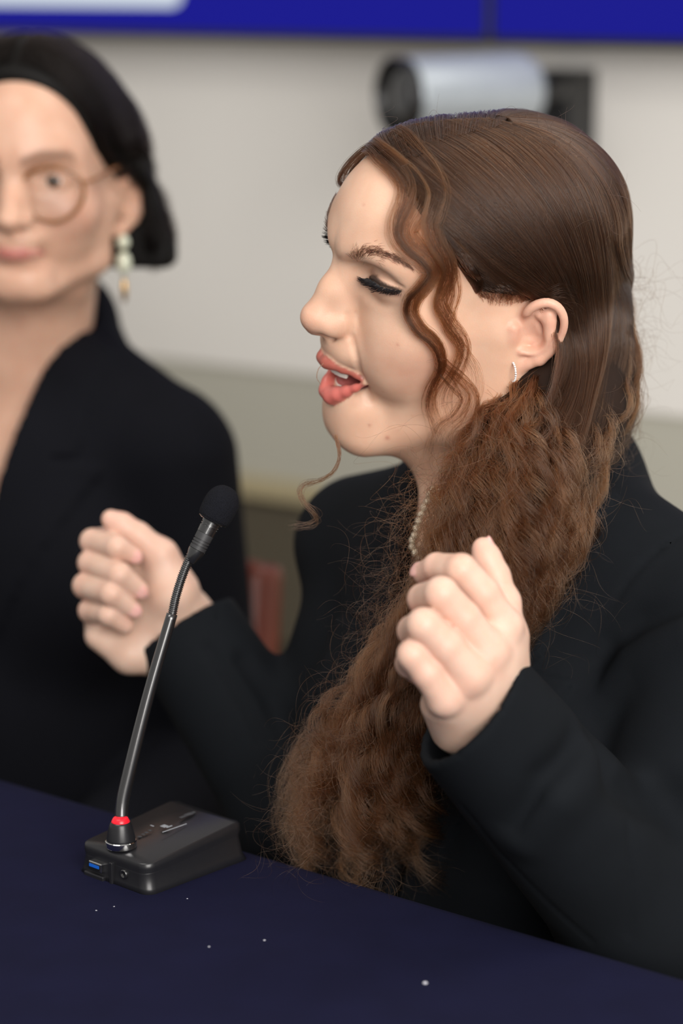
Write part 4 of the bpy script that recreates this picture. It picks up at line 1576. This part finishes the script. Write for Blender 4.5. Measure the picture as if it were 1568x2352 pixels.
for _ in range(4):
    d, g = grad(head_sdf, loop, .5); g /= np.linalg.norm(g, axis=1)[:, None]
    loop = loop + g * np.clip(2.4 - d, -25, 25)[:, None]
loop = spline(loop, 400)
string = MB().tube(toW(loop), 0.00035, 6, cap=False).build('pearl_necklace', M_GOLD, person)
seg = np.linalg.norm(np.diff(loop, axis=0), axis=1); cum = np.concatenate([[0], np.cumsum(seg)])
nb_ = int(cum[-1] / 5.0)
pearl_me = None
for k in range(nb_):
    c = np.array([np.interp(k * cum[-1] / nb_, cum, loop[:, j]) for j in range(3)])
    if pearl_me is None:
        tmp = MB().sphere((0, 0, 0), 0.00255, 16, 10).build('pearl', M_PEARL, string); pearl_me = tmp.data; o = tmp
    else:
        o = bpy.data.objects.new('pearl', pearl_me); link(o, string)
    o.location = toW(c)

# finger ring on the far hand
a_, b_ = np.array(far_hand.f[2][0][:3]), np.array(far_hand.f[2][1][:3])
rc_ = a_ + (b_ - a_) * 0.62; ax_ = unit(b_ - a_)
u_ = unit(np.cross(ax_, UP)); w_ = np.cross(ax_, u_)
pts = [(rc_ + 11.0 * (u_ * math.cos(t) + w_ * math.sin(t))) / 1000 for t in np.linspace(0, 2 * np.pi, 41)]
fr = MB().tube(pts, 0.0011, 8, cap=False).build('finger_ring', M_GOLD, person)
side = unit(-RT * 1.0 - UP * .25 - ax_ * ((-RT - UP * .25) @ ax_))
MB().sphere((rc_ + side * 12.2) / 1000, np.array([.0028, .0034, .0034]), 14, 10).build('pearl', M_PEARL, fr)

# ------------------------------------------------------------------ gooseneck microphone on the table
M_MICB = mat('black satin plastic', (0.012, 0.012, 0.014), rough=0.33, spec=0.5, noise=(200, .1))
M_MICM = mat('black metal tube', (0.01, 0.01, 0.011), rough=0.3, spec=0.8, coat=1.0)
M_FOAM = mat('black foam', (0.008, 0.0085, 0.012), rough=1.0, spec=0.15, noise=(1200, .6), bump=(1500, .0012, 1.0))
M_CHROME = mat('chrome ring', (0.8, 0.8, 0.8), rough=0.08, metal=1)
M_REDL = mat('red light ring', srgb(190, 20, 34), rough=0.3, emit=(srgb(225, 30, 48), 0.55))
M_GREYB = mat('dark grey collar', (0.03, 0.03, 0.032), rough=0.5)
M_USB = mat('usb blue', srgb(20, 90, 190), rough=0.4)
M_PRINT = mat('pale print', srgb(150, 154, 160), rough=0.6)
M_PRINT2 = mat('dim print', srgb(60, 62, 66), rough=0.6)
A_, B_, C_ = table_pt(180, 2020), table_pt(338, 2062), table_pt(556, 2000)
ey = unit(C_ - B_); e2_ = unit(A_ - B_)

ex = np.array([ey[1], -ey[0], 0]); ex = ex if e2_ @ ex > 0 else -ex
ex = unit(ex + e2_); ey_ = np.array([ex[1], -ex[0], 0]); ey = ey_ if ey_ @ ey > 0 else -ey_
wB = (A_ - B_) @ ex * 1.16; lB = np.linalg.norm(C_ - B_) * 1.2
HB = .0225
mic = empty('gooseneck_microphone', tuple(B_ + ex * wB / 2 + ey * lB / 2)); tag(mic, 'black gooseneck microphone with red light ring standing on the navy tablecloth', 'microphone')
RM = np.stack([ex, ey, [0, 0, 1.0]], 1)


def mw(x, y, z): return B_ + ex * x + ey * y + np.array([0, 0, z])


def slab(name, prof_h, z0, inset, m, parent, ny=26, nx=14, top=None, rad=.008):
    """rounded box following the base outline; prof_h(t) gives the top height along its length"""
    V = []; F = []
    ring = []
    def outline(ins):
        pts = []
        w0, w1, l0, l1 = ins, wB - ins, ins * .4, lB - ins
        r = rad
        for cx, cy, a0 in ((w1 - r, l1 - r, 0), (w0 + r, l1 - r, 90), (w0 + r, l0 + r, 180), (w1 - r, l0 + r, 270)):
            for a in np.linspace(a0, a0 + 90, 7):
                pts.append((cx + r * math.cos(math.radians(a)), cy + r * math.sin(math.radians(a))))
        return pts
    levels = []
    for ins, hz in ((inset[0], 0.0), (inset[1], 0.25), (inset[2], 0.8), (inset[3], 0.96), (inset[3] + .0012, 1.0)):
        levels.append((outline(ins), hz))
    k = len(levels[0][0])
    for pts, hz in levels:
        for x, y in pts:
            t = np.clip(y / lB, 0, 1)
            V.append(mw(x, y, z0 + (prof_h(t) - z0) * hz))
    for j in range(len(levels) - 1):
        for i in range(k): F.append((j * k + i, j * k + (i + 1) % k, (j + 1) * k + (i + 1) % k, (j + 1) * k + i))
    n0 = len(V); pts = levels[-1][0]; j = len(levels) - 1
    # curved lid as strips across
    for i in range(k):
        pass
    cxx = wB / 2
    inner = []
    for x, y in pts:
        xx, yy = cxx + (x - cxx) * .0, np.clip(y, .012, lB - .012)
        V.append(mw(xx, yy, prof_h(np.clip(yy / lB, 0, 1)) + .0006))
    for i in range(k):
        F.append((j * k + i, j * k + (i + 1) % k, n0 + (i + 1) % k, n0 + i))
    F.append(tuple(reversed(range(k))))
    return mesh_obj(name, V, F, m, parent)


hprof = lambda t: np.interp(t, [0, .25, .5, .8, .95, 1], [HB - .001, HB + .001, HB + .0055, HB + .0075, HB + .006, HB + .003])
hlow = lambda t: hprof(t) - .0050
slab('base_body', hlow, 0.0006, (-.0025, .0, .0015, .0012), M_MICB, mic)
slab('base_lid', hprof, 0, (0, 0, 0, 0), M_MICB, mic) if False else None
lid_prof = hprof
o = slab('base_lid', hprof, .0, (.004, .004, .0006, .0010), M_MICB, mic)
# sockets in the front face
us = MB().box(mw(wB * .72, -.0002, .0095), (.0125, .004, .0062), R=RM, bev=.0006).build('usb_socket', M_CHROME, mic, smooth=False)
MB().box(mw(wB * .72, -.0016, .0095), (.0108, .003, .0046), R=RM).build('socket_opening', M_BLK, us, smooth=False)
MB().box(mw(wB * .715, -.0026, .0104), (.0092, .002, .0020), R=RM).build('tongue', M_USB, us, smooth=False)
MB().lathe(mw(wB * .33, .0015, .0105), -ey, [(0, .0032), (.0022, .0032), (.0026, .0028), (.0026, .0018), (.0005, .0016)], 20).build('audio_socket', M_MICM, mic)
MB().box(mw(wB * .5, -.0004, .0085), (.003, .003, .015), R=RM, bev=.0006).build('rib', M_MICB, mic, smooth=False)
MB().box(mw(wB * .74, -.0008, .0022), (.019, .004, .004), R=RM, bev=.0008).build('foot_tab', M_MICB, mic, smooth=False)
# stem
st = table_pt(278, 1944, TZ + HB + .001)
dS = (st - CAM) @ FW
MB().lathe(st, (0, 0, 1), [(0, .0100), (.0005, .0104), (.0042, .0104), (.0046, .0100)], 40).build('chrome_ring', M_CHROME, mic, auto=40)
MB().lathe(st, (0, 0, 1), [(.0046, .0096), (.0052, .0097), (.0060, .0096), (.0140, .0078), (.0162, .0070), (.0172, .0062), (.0178, .0052)], 40).build('stem_cone', M_MICB, mic, auto=40)
MB().lathe(st, (0, 0, 1), [(.0170, .0062), (.0178, .0060), (.0198, .0050), (.0205, .0040)], 36).build('light_ring', M_REDL, mic)
rod = spline([P(278, 1885, dS), P(280, 1850, dS), P(290, 1800, dS), P(340, 1600, dS), P(395, 1410, dS)], 40)
MB().tube(rod, np.interp(np.linspace(0, 1, 40), [0, .08, 1], [.0048, .0044, .0037]), 20).build('rod', M_MICM, mic)
fx = spline([P(395, 1412, dS), P(404, 1370, dS), P(418, 1325, dS), P(434, 1285, dS), P(440, 1275, dS)], 190)
MB().tube(fx, .0029 + .0003 * np.sign(np.sin(np.arange(190) * 1.1)), 16).build('flexible_neck', M_MICM, mic)
q0, q1 = P(437, 1292, dS), P(500, 1172, dS)
qa = unit(q1 - q0); qL = np.linalg.norm(q1 - q0)
MB().lathe(q0, qa, [(0, .0030), (.0004, .0034), (.0075, .0054), (.0095, .0056), (.0098, .0050)], 36).build('neck_cone', M_MICM, mic, auto=40)
cp = [(.0098, .0056)]
for t in (.0125, .0145, .0165): cp += [(t - .0004, .0057), (t - .0003, .0050), (t + .0003, .0050), (t + .0004, .0057)]
cp += [(.0215, .0058), (.0217, .0051)]
MB().lathe(q0, qa, cp, 36).build('collar', M_GREYB, mic, auto=30)
cp = [(.0217, .0059), (.0262, .0061), (.0264, .0055), (.0269, .0055), (.0271, .0062), (.0279, .0062), (.0281, .0056), (.0286, .0056), (.0288, .0063), (.0375, .0066), (.0385, .0072)]
MB().lathe(q0, qa, cp, 36).build('capsule', M_MICM, mic, auto=30)
t0 = np.linalg.norm(P(487, 1195, dS) - q0) 
MB().lathe(q0, qa, [(t0 - .001, .0080), (t0, .0098), (t0 + .001, .0100)], 36).build('foam_rim', M_MICM, mic)
fp = [(t0, .0090), (t0 + .0005, .0104), (t0 + .004, .0112), (t0 + .010, .0116), (t0 + .015, .0112), (t0 + .019, .0098), (t0 + .0222, .0074), (t0 + .0242, .0042), (t0 + .0248, .0006)]
fp = spline(np.array([(t, r, 0) for t, r in fp]), 22)[:, :2]
MB().lathe(q0, qa, fp, 48).build('foam_windscreen', M_FOAM, mic)
# small print on the lid: maker's line, an outlined panel with a mark, a second row of symbols
def print_bar(x, y, sx, sy, m, name='print'):
    MB().box(mw(x, y, float(hprof(y / lB)) + .0009), (sx, sy, .0003), R=RM).build(name, m, mic, smooth=False)


for k, (dx, w_) in enumerate(((0, .0024), (.0034, .0018), (.0062, .0022), (.0094, .0018))):
    print_bar(wB * .55, lB * .30 + dx, .0022, w_, M_PRINT2)
for (x, y, sx, sy) in ((wB * .36, lB * .52, .0006, .022), (wB * .60, lB * .46, .0030, .0008), (wB * .48, lB * .50, .0040, .0040), (wB * .43, lB * .515, .0010, .0050)):
    print_bar(x, y, sx, sy, M_PRINT)
for (x, y, sx, sy) in ((wB * .5, lB * .70, .0022, .005), (wB * .5, lB * .76, .0034, .006), (wB * .5, lB * .81, .0022, .0024)):
    print_bar(x, y, sx, sy, M_PRINT2)

# ------------------------------------------------------------------ the listener at the left, with glasses and a dark bob
ND = 2.0
nyaw = math.radians(13); npit = math.radians(-3)
view = unit(P(30, 450, 1.0) - CAM)                       # from the camera to her
nf = -view * np.array([1, 1, 0]); nf = unit(nf)
nf = unit(nf * math.cos(nyaw) + np.cross([0, 0, 1], nf) * -math.sin(nyaw))          # turned a little to her right
nfz = unit(nf + np.array([0, 0, math.tan(npit)]))
nl = unit(np.cross([0, 0, 1.0], nf)); nu = np.cross(nfz, nl)
NR = np.stack([nfz, nl, nu], 1)
NT = P(28, 418, ND) - nfz * .092 - nu * .028
VS = 0.84                                                # closed mouth: shorter lower face than the speaker's model


def ntoW(p): return np.asarray(p, float) @ NR.T / 1000.0 + NT
def ntoL(p): return (np.asarray(p, float) - NT) @ NR * 1000.0


def warp(p):
    q = p.copy(); z = q[:, 2]
    q[:, 2] = np.interp(z, [-400, -86, -31, 30, 200], [-480, -130, -46, 30, 168]).astype(f32)
    return q


nbf = unit(np.array([-.42, -.90, 0])); nbl = np.cross([0, 0, 1.0], nbf)
NB_R = np.stack([nbf, nbl, [0, 0, 1.0]], 1)
NNECK = NT + np.array([0, 0, -.132]) - nf * .035 - nbl * .02
NB_L = NR.T @ NB_R
def nbw(f, l, u): return NNECK + nbf * f + nbl * l + np.array([0, 0, u])
def nbL(f, l, u): return ntoL(nbw(f, l, u))


NLU = [(101.0, 0, -42.5, 3.3), (98.5, 8, -42.6, 3.0), (91.5, 18, -45.0, 2.0), (84, 26.5, -48.0, .8)]
NLL = [(99.5, 0, -49.8, 3.6), (97, 8, -49.6, 3.4), (90.5, 17, -49.2, 2.2), (84, 26.5, -48.0, .8)]
NEYE = (68.5, 31.5, 27.0)


def nface(p):
    w = warp(p)
    q = w.copy(); q[:, 1] = np.abs(q[:, 1])
    d = face0(w, False) * f32(.9)
    d = smin(d, ell(q, NEYE, (13.2, 16, 13)), 4)
    d = smax(d, -ell(q, (82, 31.5, 26.5), (6.0, 11.5, 3.5)), 1.5)       # between the lids
    d = smin(d, chain(q, NLU, 2), 3)
    d = smin(d, chain(q, NLL, 2), 3)
    d = smax(d, -chain(q, [(106, 0, -46.3, .5), (98, 12, -46.0, .5), (88, 22, -46.4, .4)]), 1.2)
    # neck and chest
    d = smin(d, rc(p, (-14, 0, -50), nbL(0, 0, .0), 50, 54), 22)
    d = smin(d, ell(p, nbL(-.01, 0, -.18), (88, 140, 160), NB_L), 45)
    for sg in (1, -1):
        pm = p * np.array([1, sg, 1], f32)
        m = near(pm, EAR_C, 62)
        if m.any(): d[m] = smin(d[m], ear_sdf(pm[m]), 3)
    return d


other = empty('person', (NT[0], NT[1], 0))
V, Q = polygonize(nface, (-120, -160, -330), (125, 160, 140), 2.8)
p_ = warp(V.astype(f32)); q_ = p_.copy(); q_[:, 1] = np.abs(q_[:, 1])
c = np.tile(SKIN * np.array([0.93, 0.88, 0.88]), (len(V), 1))
def mixc(c, m, col): return c * (1 - m[:, None]) + np.asarray(col) * m[:, None]
c = mixc(c, .85 * smooth01(-np.minimum(chain(q_, NLU, 2), chain(q_, NLL, 2)), -.8, -.1) * smooth01(q_[:, 0], 82, 86), (.50, .17, .15))
c = mixc(c, .30 * np.exp(-((q_ - np.array([62, 45, -14])) ** 2).sum(1) / 22 ** 2), (.72, .30, .23))
c = mixc(c, .75 * np.exp(-((np.abs(q_[:, 2] - np.interp(q_[:, 1], [8, 25, 45, 52], [42, 47, 46, 40]))) / 2.6) ** 2) * ((q_[:, 1] > 9) & (q_[:, 1] < 50) & (q_[:, 0] > 55)), (.16, .09, .06))
obody = mesh_obj('body', ntoW(V), Q, M_SKIN, other, cols={'tint': c, 'gloss': np.full((len(V), 3), .42)})
for sg in (1, -1):
    ce = np.array([NEYE[0] + .3, NEYE[1] * sg, NEYE[2] + .6])
    eb = MB().sphere(ntoW(ce), .0118, 22, 14).build('eyeball', M_EYE, obody)
    MB().sphere(ntoW(ce + np.array([10.9, .4 * sg, -.2])), np.array([.0022, .0056, .0056]), 18, 10, R=NR).build('iris', M_IRIS, eb)

# hair: smooth dark bob tucked behind the ear
HZ2 = np.array([-60, 0, 20, 32, 45, 60, 75, 86, 95, 105, 125])
HX2 = np.array([-22, -22, -6, 26, 44, 54, 60, 66, 72, 80, 84])


def bob(p):
    w = warp(p)
    d = ell(w, (-12, 0, 37), (93, 70, 69))
    d = smin(d, ell(w, (32, 0, 49), (64, 57, 56)), 18)
    xh = np.interp(w[:, 2], HZ2, HX2).astype(f32)
    d = smax(d - (6.0 + 6.0 * smooth01(xh - p[:, 0], 0, 40).astype(f32)), p[:, 0] - xh, 9)
    q = p.copy(); q[:, 1] = np.abs(q[:, 1])
    s = rc(q, (-25, 55, 45), (-34, 82, -52), 34, 34)
    s = smin(s, rc(p, (-60, 0, 30), (-70, 0, -50), 60, 58), 30)
    s = smax(s, -(q[:, 2] + 62 + .12 * (q[:, 0] + 30)), 5)
    s = smax(s, q[:, 0] - np.interp(q[:, 2], [-70, -20, 10, 40, 60], [-16, -20, -18, 10, 30]).astype(f32), 6)
    d = smin(d, s, 22)
    qm = q
    m = near(qm, EAR_C, 62)
    if m.any(): d[m] = smax(d[m], -(ear_sdf(qm[m]) - 1.5), 2)
    return d


M_DHAIR = mat('dark brown hair', srgb(10, 8, 7), rough=0.55, spec=0.15, noise=(70, .5))
M_DSTR = hair_mat('dark strands', srgb(10, 7, 6), .3, srgb(20, 14, 11), ior=1.25)
V, Q = polygonize(bob, (-150, -135, -85), (100, 135, 156), 3.0)
ohair = mesh_obj('hair', ntoW(V), Q, M_DHAIR, other)
r2 = np.random.default_rng(9)
sel = []
for a in np.linspace(0.0, 2.9, 34):                      # strokes from the parting down both sides
    for sg in (1, -1):
        x0 = 70 - a * 50
        t = np.linspace(0, 1, 12)
        y = sg * (4 + 92 * np.sin(t * 1.45))
        z = 130 - 188 * t ** 1.7
        x = np.minimum(x0 * (1 - t * .3), np.interp(z * .84 + 5, HZ2, HX2) - 3 - a * 24)
        sel.append(np.stack([x, y, z], 1))
Gd = settle(np.array(sel), bob, 1.0, 4)
S = []
for g_ in Gd:
    for k in range(46):
        o_ = r2.normal(0, 2.2, 3)
        S.append(spline(g_, 16) + o_ * np.linspace(.4, 1.3, 16)[:, None])
strands('hair_lengths', ntoW(lift_out(np.array(S), bob, .3)), .00014, M_DSTR, ohair)

# tortoiseshell glasses
M_TORT = mat('tortoiseshell', srgb(136, 88, 48), rough=.2, noise=(260, .7), coat=.5)
M_GLASS = bpy.data.materials.new('lens glass clear'); M_GLASS.use_nodes = True
nt_ = M_GLASS.node_tree; nt_.nodes.remove(nt_.nodes['Principled BSDF'])
gl = nt_.nodes.new('ShaderNodeBsdfGlossy'); gl.inputs['Roughness'].default_value = .03; gl.inputs['Color'].default_value = (.75, 1, .9, 1)
tr = nt_.nodes.new('ShaderNodeBsdfTransparent'); mxs = nt_.nodes.new('ShaderNodeMixShader')
fr_ = nt_.nodes.new('ShaderNodeFresnel'); fr_.inputs['IOR'].default_value = 1.35
nt_.links.new(fr_.outputs[0], mxs.inputs[0]); nt_.links.new(tr.outputs[0], mxs.inputs[1]); nt_.links.new(gl.outputs[0], mxs.inputs[2])
nt_.links.new(mxs.outputs[0], nt_.nodes['Material Output'].inputs['Surface'])
gz = 19.0; gx = 91.0
glasses = empty('glasses', tuple(ntoW((gx, 0, gz)))); glasses.parent = other; glasses.matrix_parent_inverse = parent_inv(other)
M_ = glasses.matrix_parent_inverse


def gpart(mb, name, m):
    o = mb.build(name, m, None); o.parent = glasses
    o.matrix_parent_inverse = Matrix.Translation(glasses.location).inverted()
    return o


for sg in (1, -1):
    cen = np.array([gx - 2, 32.5 * sg, gz])
    rim = []
    for t in np.linspace(0, 2 * np.pi, 49):
        yy, zz = 26.0 * math.cos(t), 22.5 * math.sin(t) + 1.5 * math.cos(2 * t)
        rim.append(cen + np.array([-abs((32.5 * sg + yy)) ** 2 * .0016 + 1.6, yy, zz]))
    gpart(MB().tube(ntoW(np.array(rim)), .0018, 10, cap=False), 'rim', M_TORT)
    mb = MB(); ctr = ntoW(np.mean(rim, 0)); mb.add([ctr] + [tuple(ntoW(r)) for r in rim[:-1]], [(0, i + 1, (i + 1) % 48 + 1) for i in range(48)])
    gpart(mb, 'lens', M_GLASS)
    tmpl = [cen + np.array([-5.5, 25.5 * sg, 8]), np.array([70, 66 * sg, gz + 9]), np.array([20, 75 * sg, gz + 12]), np.array([-14, 79 * sg, gz + 6]), np.array([-26, 79 * sg, gz - 12])]
    gpart(MB().tube(ntoW(spline(tmpl, 24)), .0017, 8), 'temple', M_TORT)
gpart(MB().tube(ntoW(spline([(gx + 0.5, -8, gz + 6), (gx + 3.5, 0, gz + 9), (gx + .5, 8, gz + 6)], 12)), .0018, 8), 'bridge', M_TORT)

# drop earrings of pale beads
M_BEAD = mat('pale green bead', srgb(214, 218, 196), rough=.3, coat=.4)
for sg in (1, -1):
    lob = np.array([3, 75 * sg, -36])
    er2 = empty('earring', tuple(ntoW(lob))); er2.parent = other; er2.matrix_parent_inverse = parent_inv(other)
    pw = ntoW(lob)
    for nm, dz, r in (('stud', 0, (.0055, .0055, .0065)), ('bead', -.018, (.0068, .0068, .0098)), ('drop', -.042, (.0028, .0028, .011))):
        o = MB().sphere(pw + np.array([0, 0, dz]), np.array(r), 16, 10).build(nm, M_BEAD if nm != 'drop' else M_GOLD, None)
        o.parent = er2; o.matrix_parent_inverse = Matrix.Translation(er2.location).inverted()
    o = MB().tube([pw, pw + np.array([0, 0, -.036])], .0005, 6).build('wire', M_GOLD, None); o.parent = er2; o.matrix_parent_inverse = Matrix.Translation(er2.location).inverted()

# jacket
def nm_(f, l, u): return nbw(f, l, u) * 1000


NSL = nm_(-.01, .140, -.095); NSR = nm_(-.01, -.140, -.095)
NEL = nm_(-.02, .165, -.38); NER = nm_(-.02, -.165, -.38)
NHL = nm_(.17, .15, -.42); NHR = nm_(.17, -.15, -.42)


def njacket(p):
    d = ell(p, nm_(-.012, 0, -.18), (110, 150, 190), NB_R)
    d = smin(d, ell(p, nm_(0, 0, -.40), (118, 150, 210), NB_R), 60)
    for s in (1, -1):
        d = smin(d, rc(p, nm_(-.012, s * .05, -.03), nm_(-.012, s * .125, -.078), 42, 50), 40)
        d = smin(d, ell(p, nm_(.05, s * .075, -.21), (58, 68, 72), NB_R), 40)
    d = smin(d, rc(p, nm_(-.055, 0, .01), nm_(-.05, 0, -.10), 52, 80), 36)
    for S, E, H in ((NSL, NEL, NHL), (NSR, NER, NHR)):
        d = smin(d, rc(p, S, E, 56, 52), 16)
        d = smin(d, rc(p, E, H, 54, 46), 12)
    b = (p - (NNECK * 1000).astype(f32)) @ NB_R.astype(f32)
    al = np.abs(b[:, 1])
    w = np.interp(b[:, 2], [-300, -270, -110, -10, 60], [-14, 0, 20, 42, 50]).astype(f32)
    lw = np.interp(b[:, 2], [-280, -140, -98, -94, -86, -82, -40, 60], [4, 66, 82, 82, 34, 60, 52, 40]).astype(f32)
    lap = smax(smax(d - 4.0, al - w - lw, 1.5), -(b[:, 0] - 2), 3)
    d = np.minimum(d, lap)
    d = smax(d, -smax(al - w, -(b[:, 0] - 6), 8), 3)
    d = smax(d, -rc(p, nm_(-.012, 0, .10), nm_(0.006, 0, -.05), 60, 56), 4)
    return d


lo = np.minimum.reduce([NSL, NSR, NEL, NER, NHL, NHR, nm_(.1, 0, -.4), nm_(-.15, 0, -.4)]) - 70
hi = np.maximum.reduce([NSL, NSR, NEL, NER, NHL, NHR, nm_(.1, 0, .07), nm_(-.15, 0, .07)]) + 70
lo[2] = 560
V, Q = polygonize(njacket, lo, hi, 4.5)
M_JACK2 = cloth_mat('navy black wool', srgb(13, 14, 20), sheen=0.0)
mesh_obj('jacket', V / 1000, Q, M_JACK2, other)
tag(other, 'woman in glasses and a dark jacket with a short dark bob, listening', 'person')

# ------------------------------------------------------------------ wooden chair behind the listener
M_WOOD = mat('red brown wood', srgb(112, 46, 25), rough=.4, noise=(25, .35), coat=.1)
M_SEAT = mat('cream upholstery', srgb(196, 186, 164), rough=.75, noise=(90, .08), bump=(500, .001, .3))
chair = empty('armchair', tuple(nbw(-.12, 0, 0) * np.array([1, 1, 0]))); tag(chair, 'red-brown wooden armchair with cream upholstery behind the listening woman', 'chair')
cd = 2.26
p0 = P(590, 1300, cd); p1 = P(572, 1640, cd - .02)
dn = unit(p1 - p0)
post = lambda a, b, r: MB().tube(spline([a, a + (b - a) * .02, (a + b) / 2, b], 24), np.concatenate([[r * .55, r * .9], np.full(22, r)]), 18)
base = np.array([p1[0], p1[1], 0.02])
off = -nbl * .52
post(p0, p1 + dn * .02, .0245).build('back_post', M_WOOD, chair)
MB().tube([p1, np.array([p1[0], p1[1], .45]), base], .02, 16).build('leg', M_WOOD, chair)
post(p0 + off, p1 + off, .0245).build('back_post', M_WOOD, chair)
MB().tube([p1 + off, np.array([*(p1 + off)[:2], .45]), base + off], .02, 16).build('leg', M_WOOD, chair)
RC = NB_R
midb = (p0 + p1) / 2 + off / 2
MB().box(midb + np.array([0, 0, .02]), (.05, .49, np.linalg.norm(p1 - p0) * .98), R=RC, bev=.02).build('back_pad', M_SEAT, chair)
MB().tube([p0 + np.array([0, 0, -.012]), p0 + off / 2 + np.array([0, 0, .008]), p0 + off + np.array([0, 0, -.012])], .016, 14).build('top_rail', M_WOOD, chair)
seatc = np.array([*(p1 + off / 2)[:2], .44]) + nbf * .135
MB().box(seatc, (.29, .50, .07), R=RC, bev=.025).build('seat', M_SEAT, chair)
MB().box(seatc + np.array([0, 0, -.055]), (.30, .53, .05), R=RC, bev=.008).build('seat_rail', M_WOOD, chair)
for o_ in (np.zeros(3), off):
    a = np.array([*(p1 + o_)[:2], .60]); b = a + nbf * .20
    MB().tube(spline([a, a + nbf * .1 + np.array([0, 0, .012]), b, b + nbf * .04 + np.array([0, 0, -.02])], 20), .02, 14).build('arm', M_WOOD, chair)
    MB().tube([b - nbf * .02, b * np.array([1, 1, 0]) + np.array([0, 0, .44]), b * np.array([1, 1, 0]) + np.array([0, 0, .015])], .019, 14).build('leg', M_WOOD, chair)
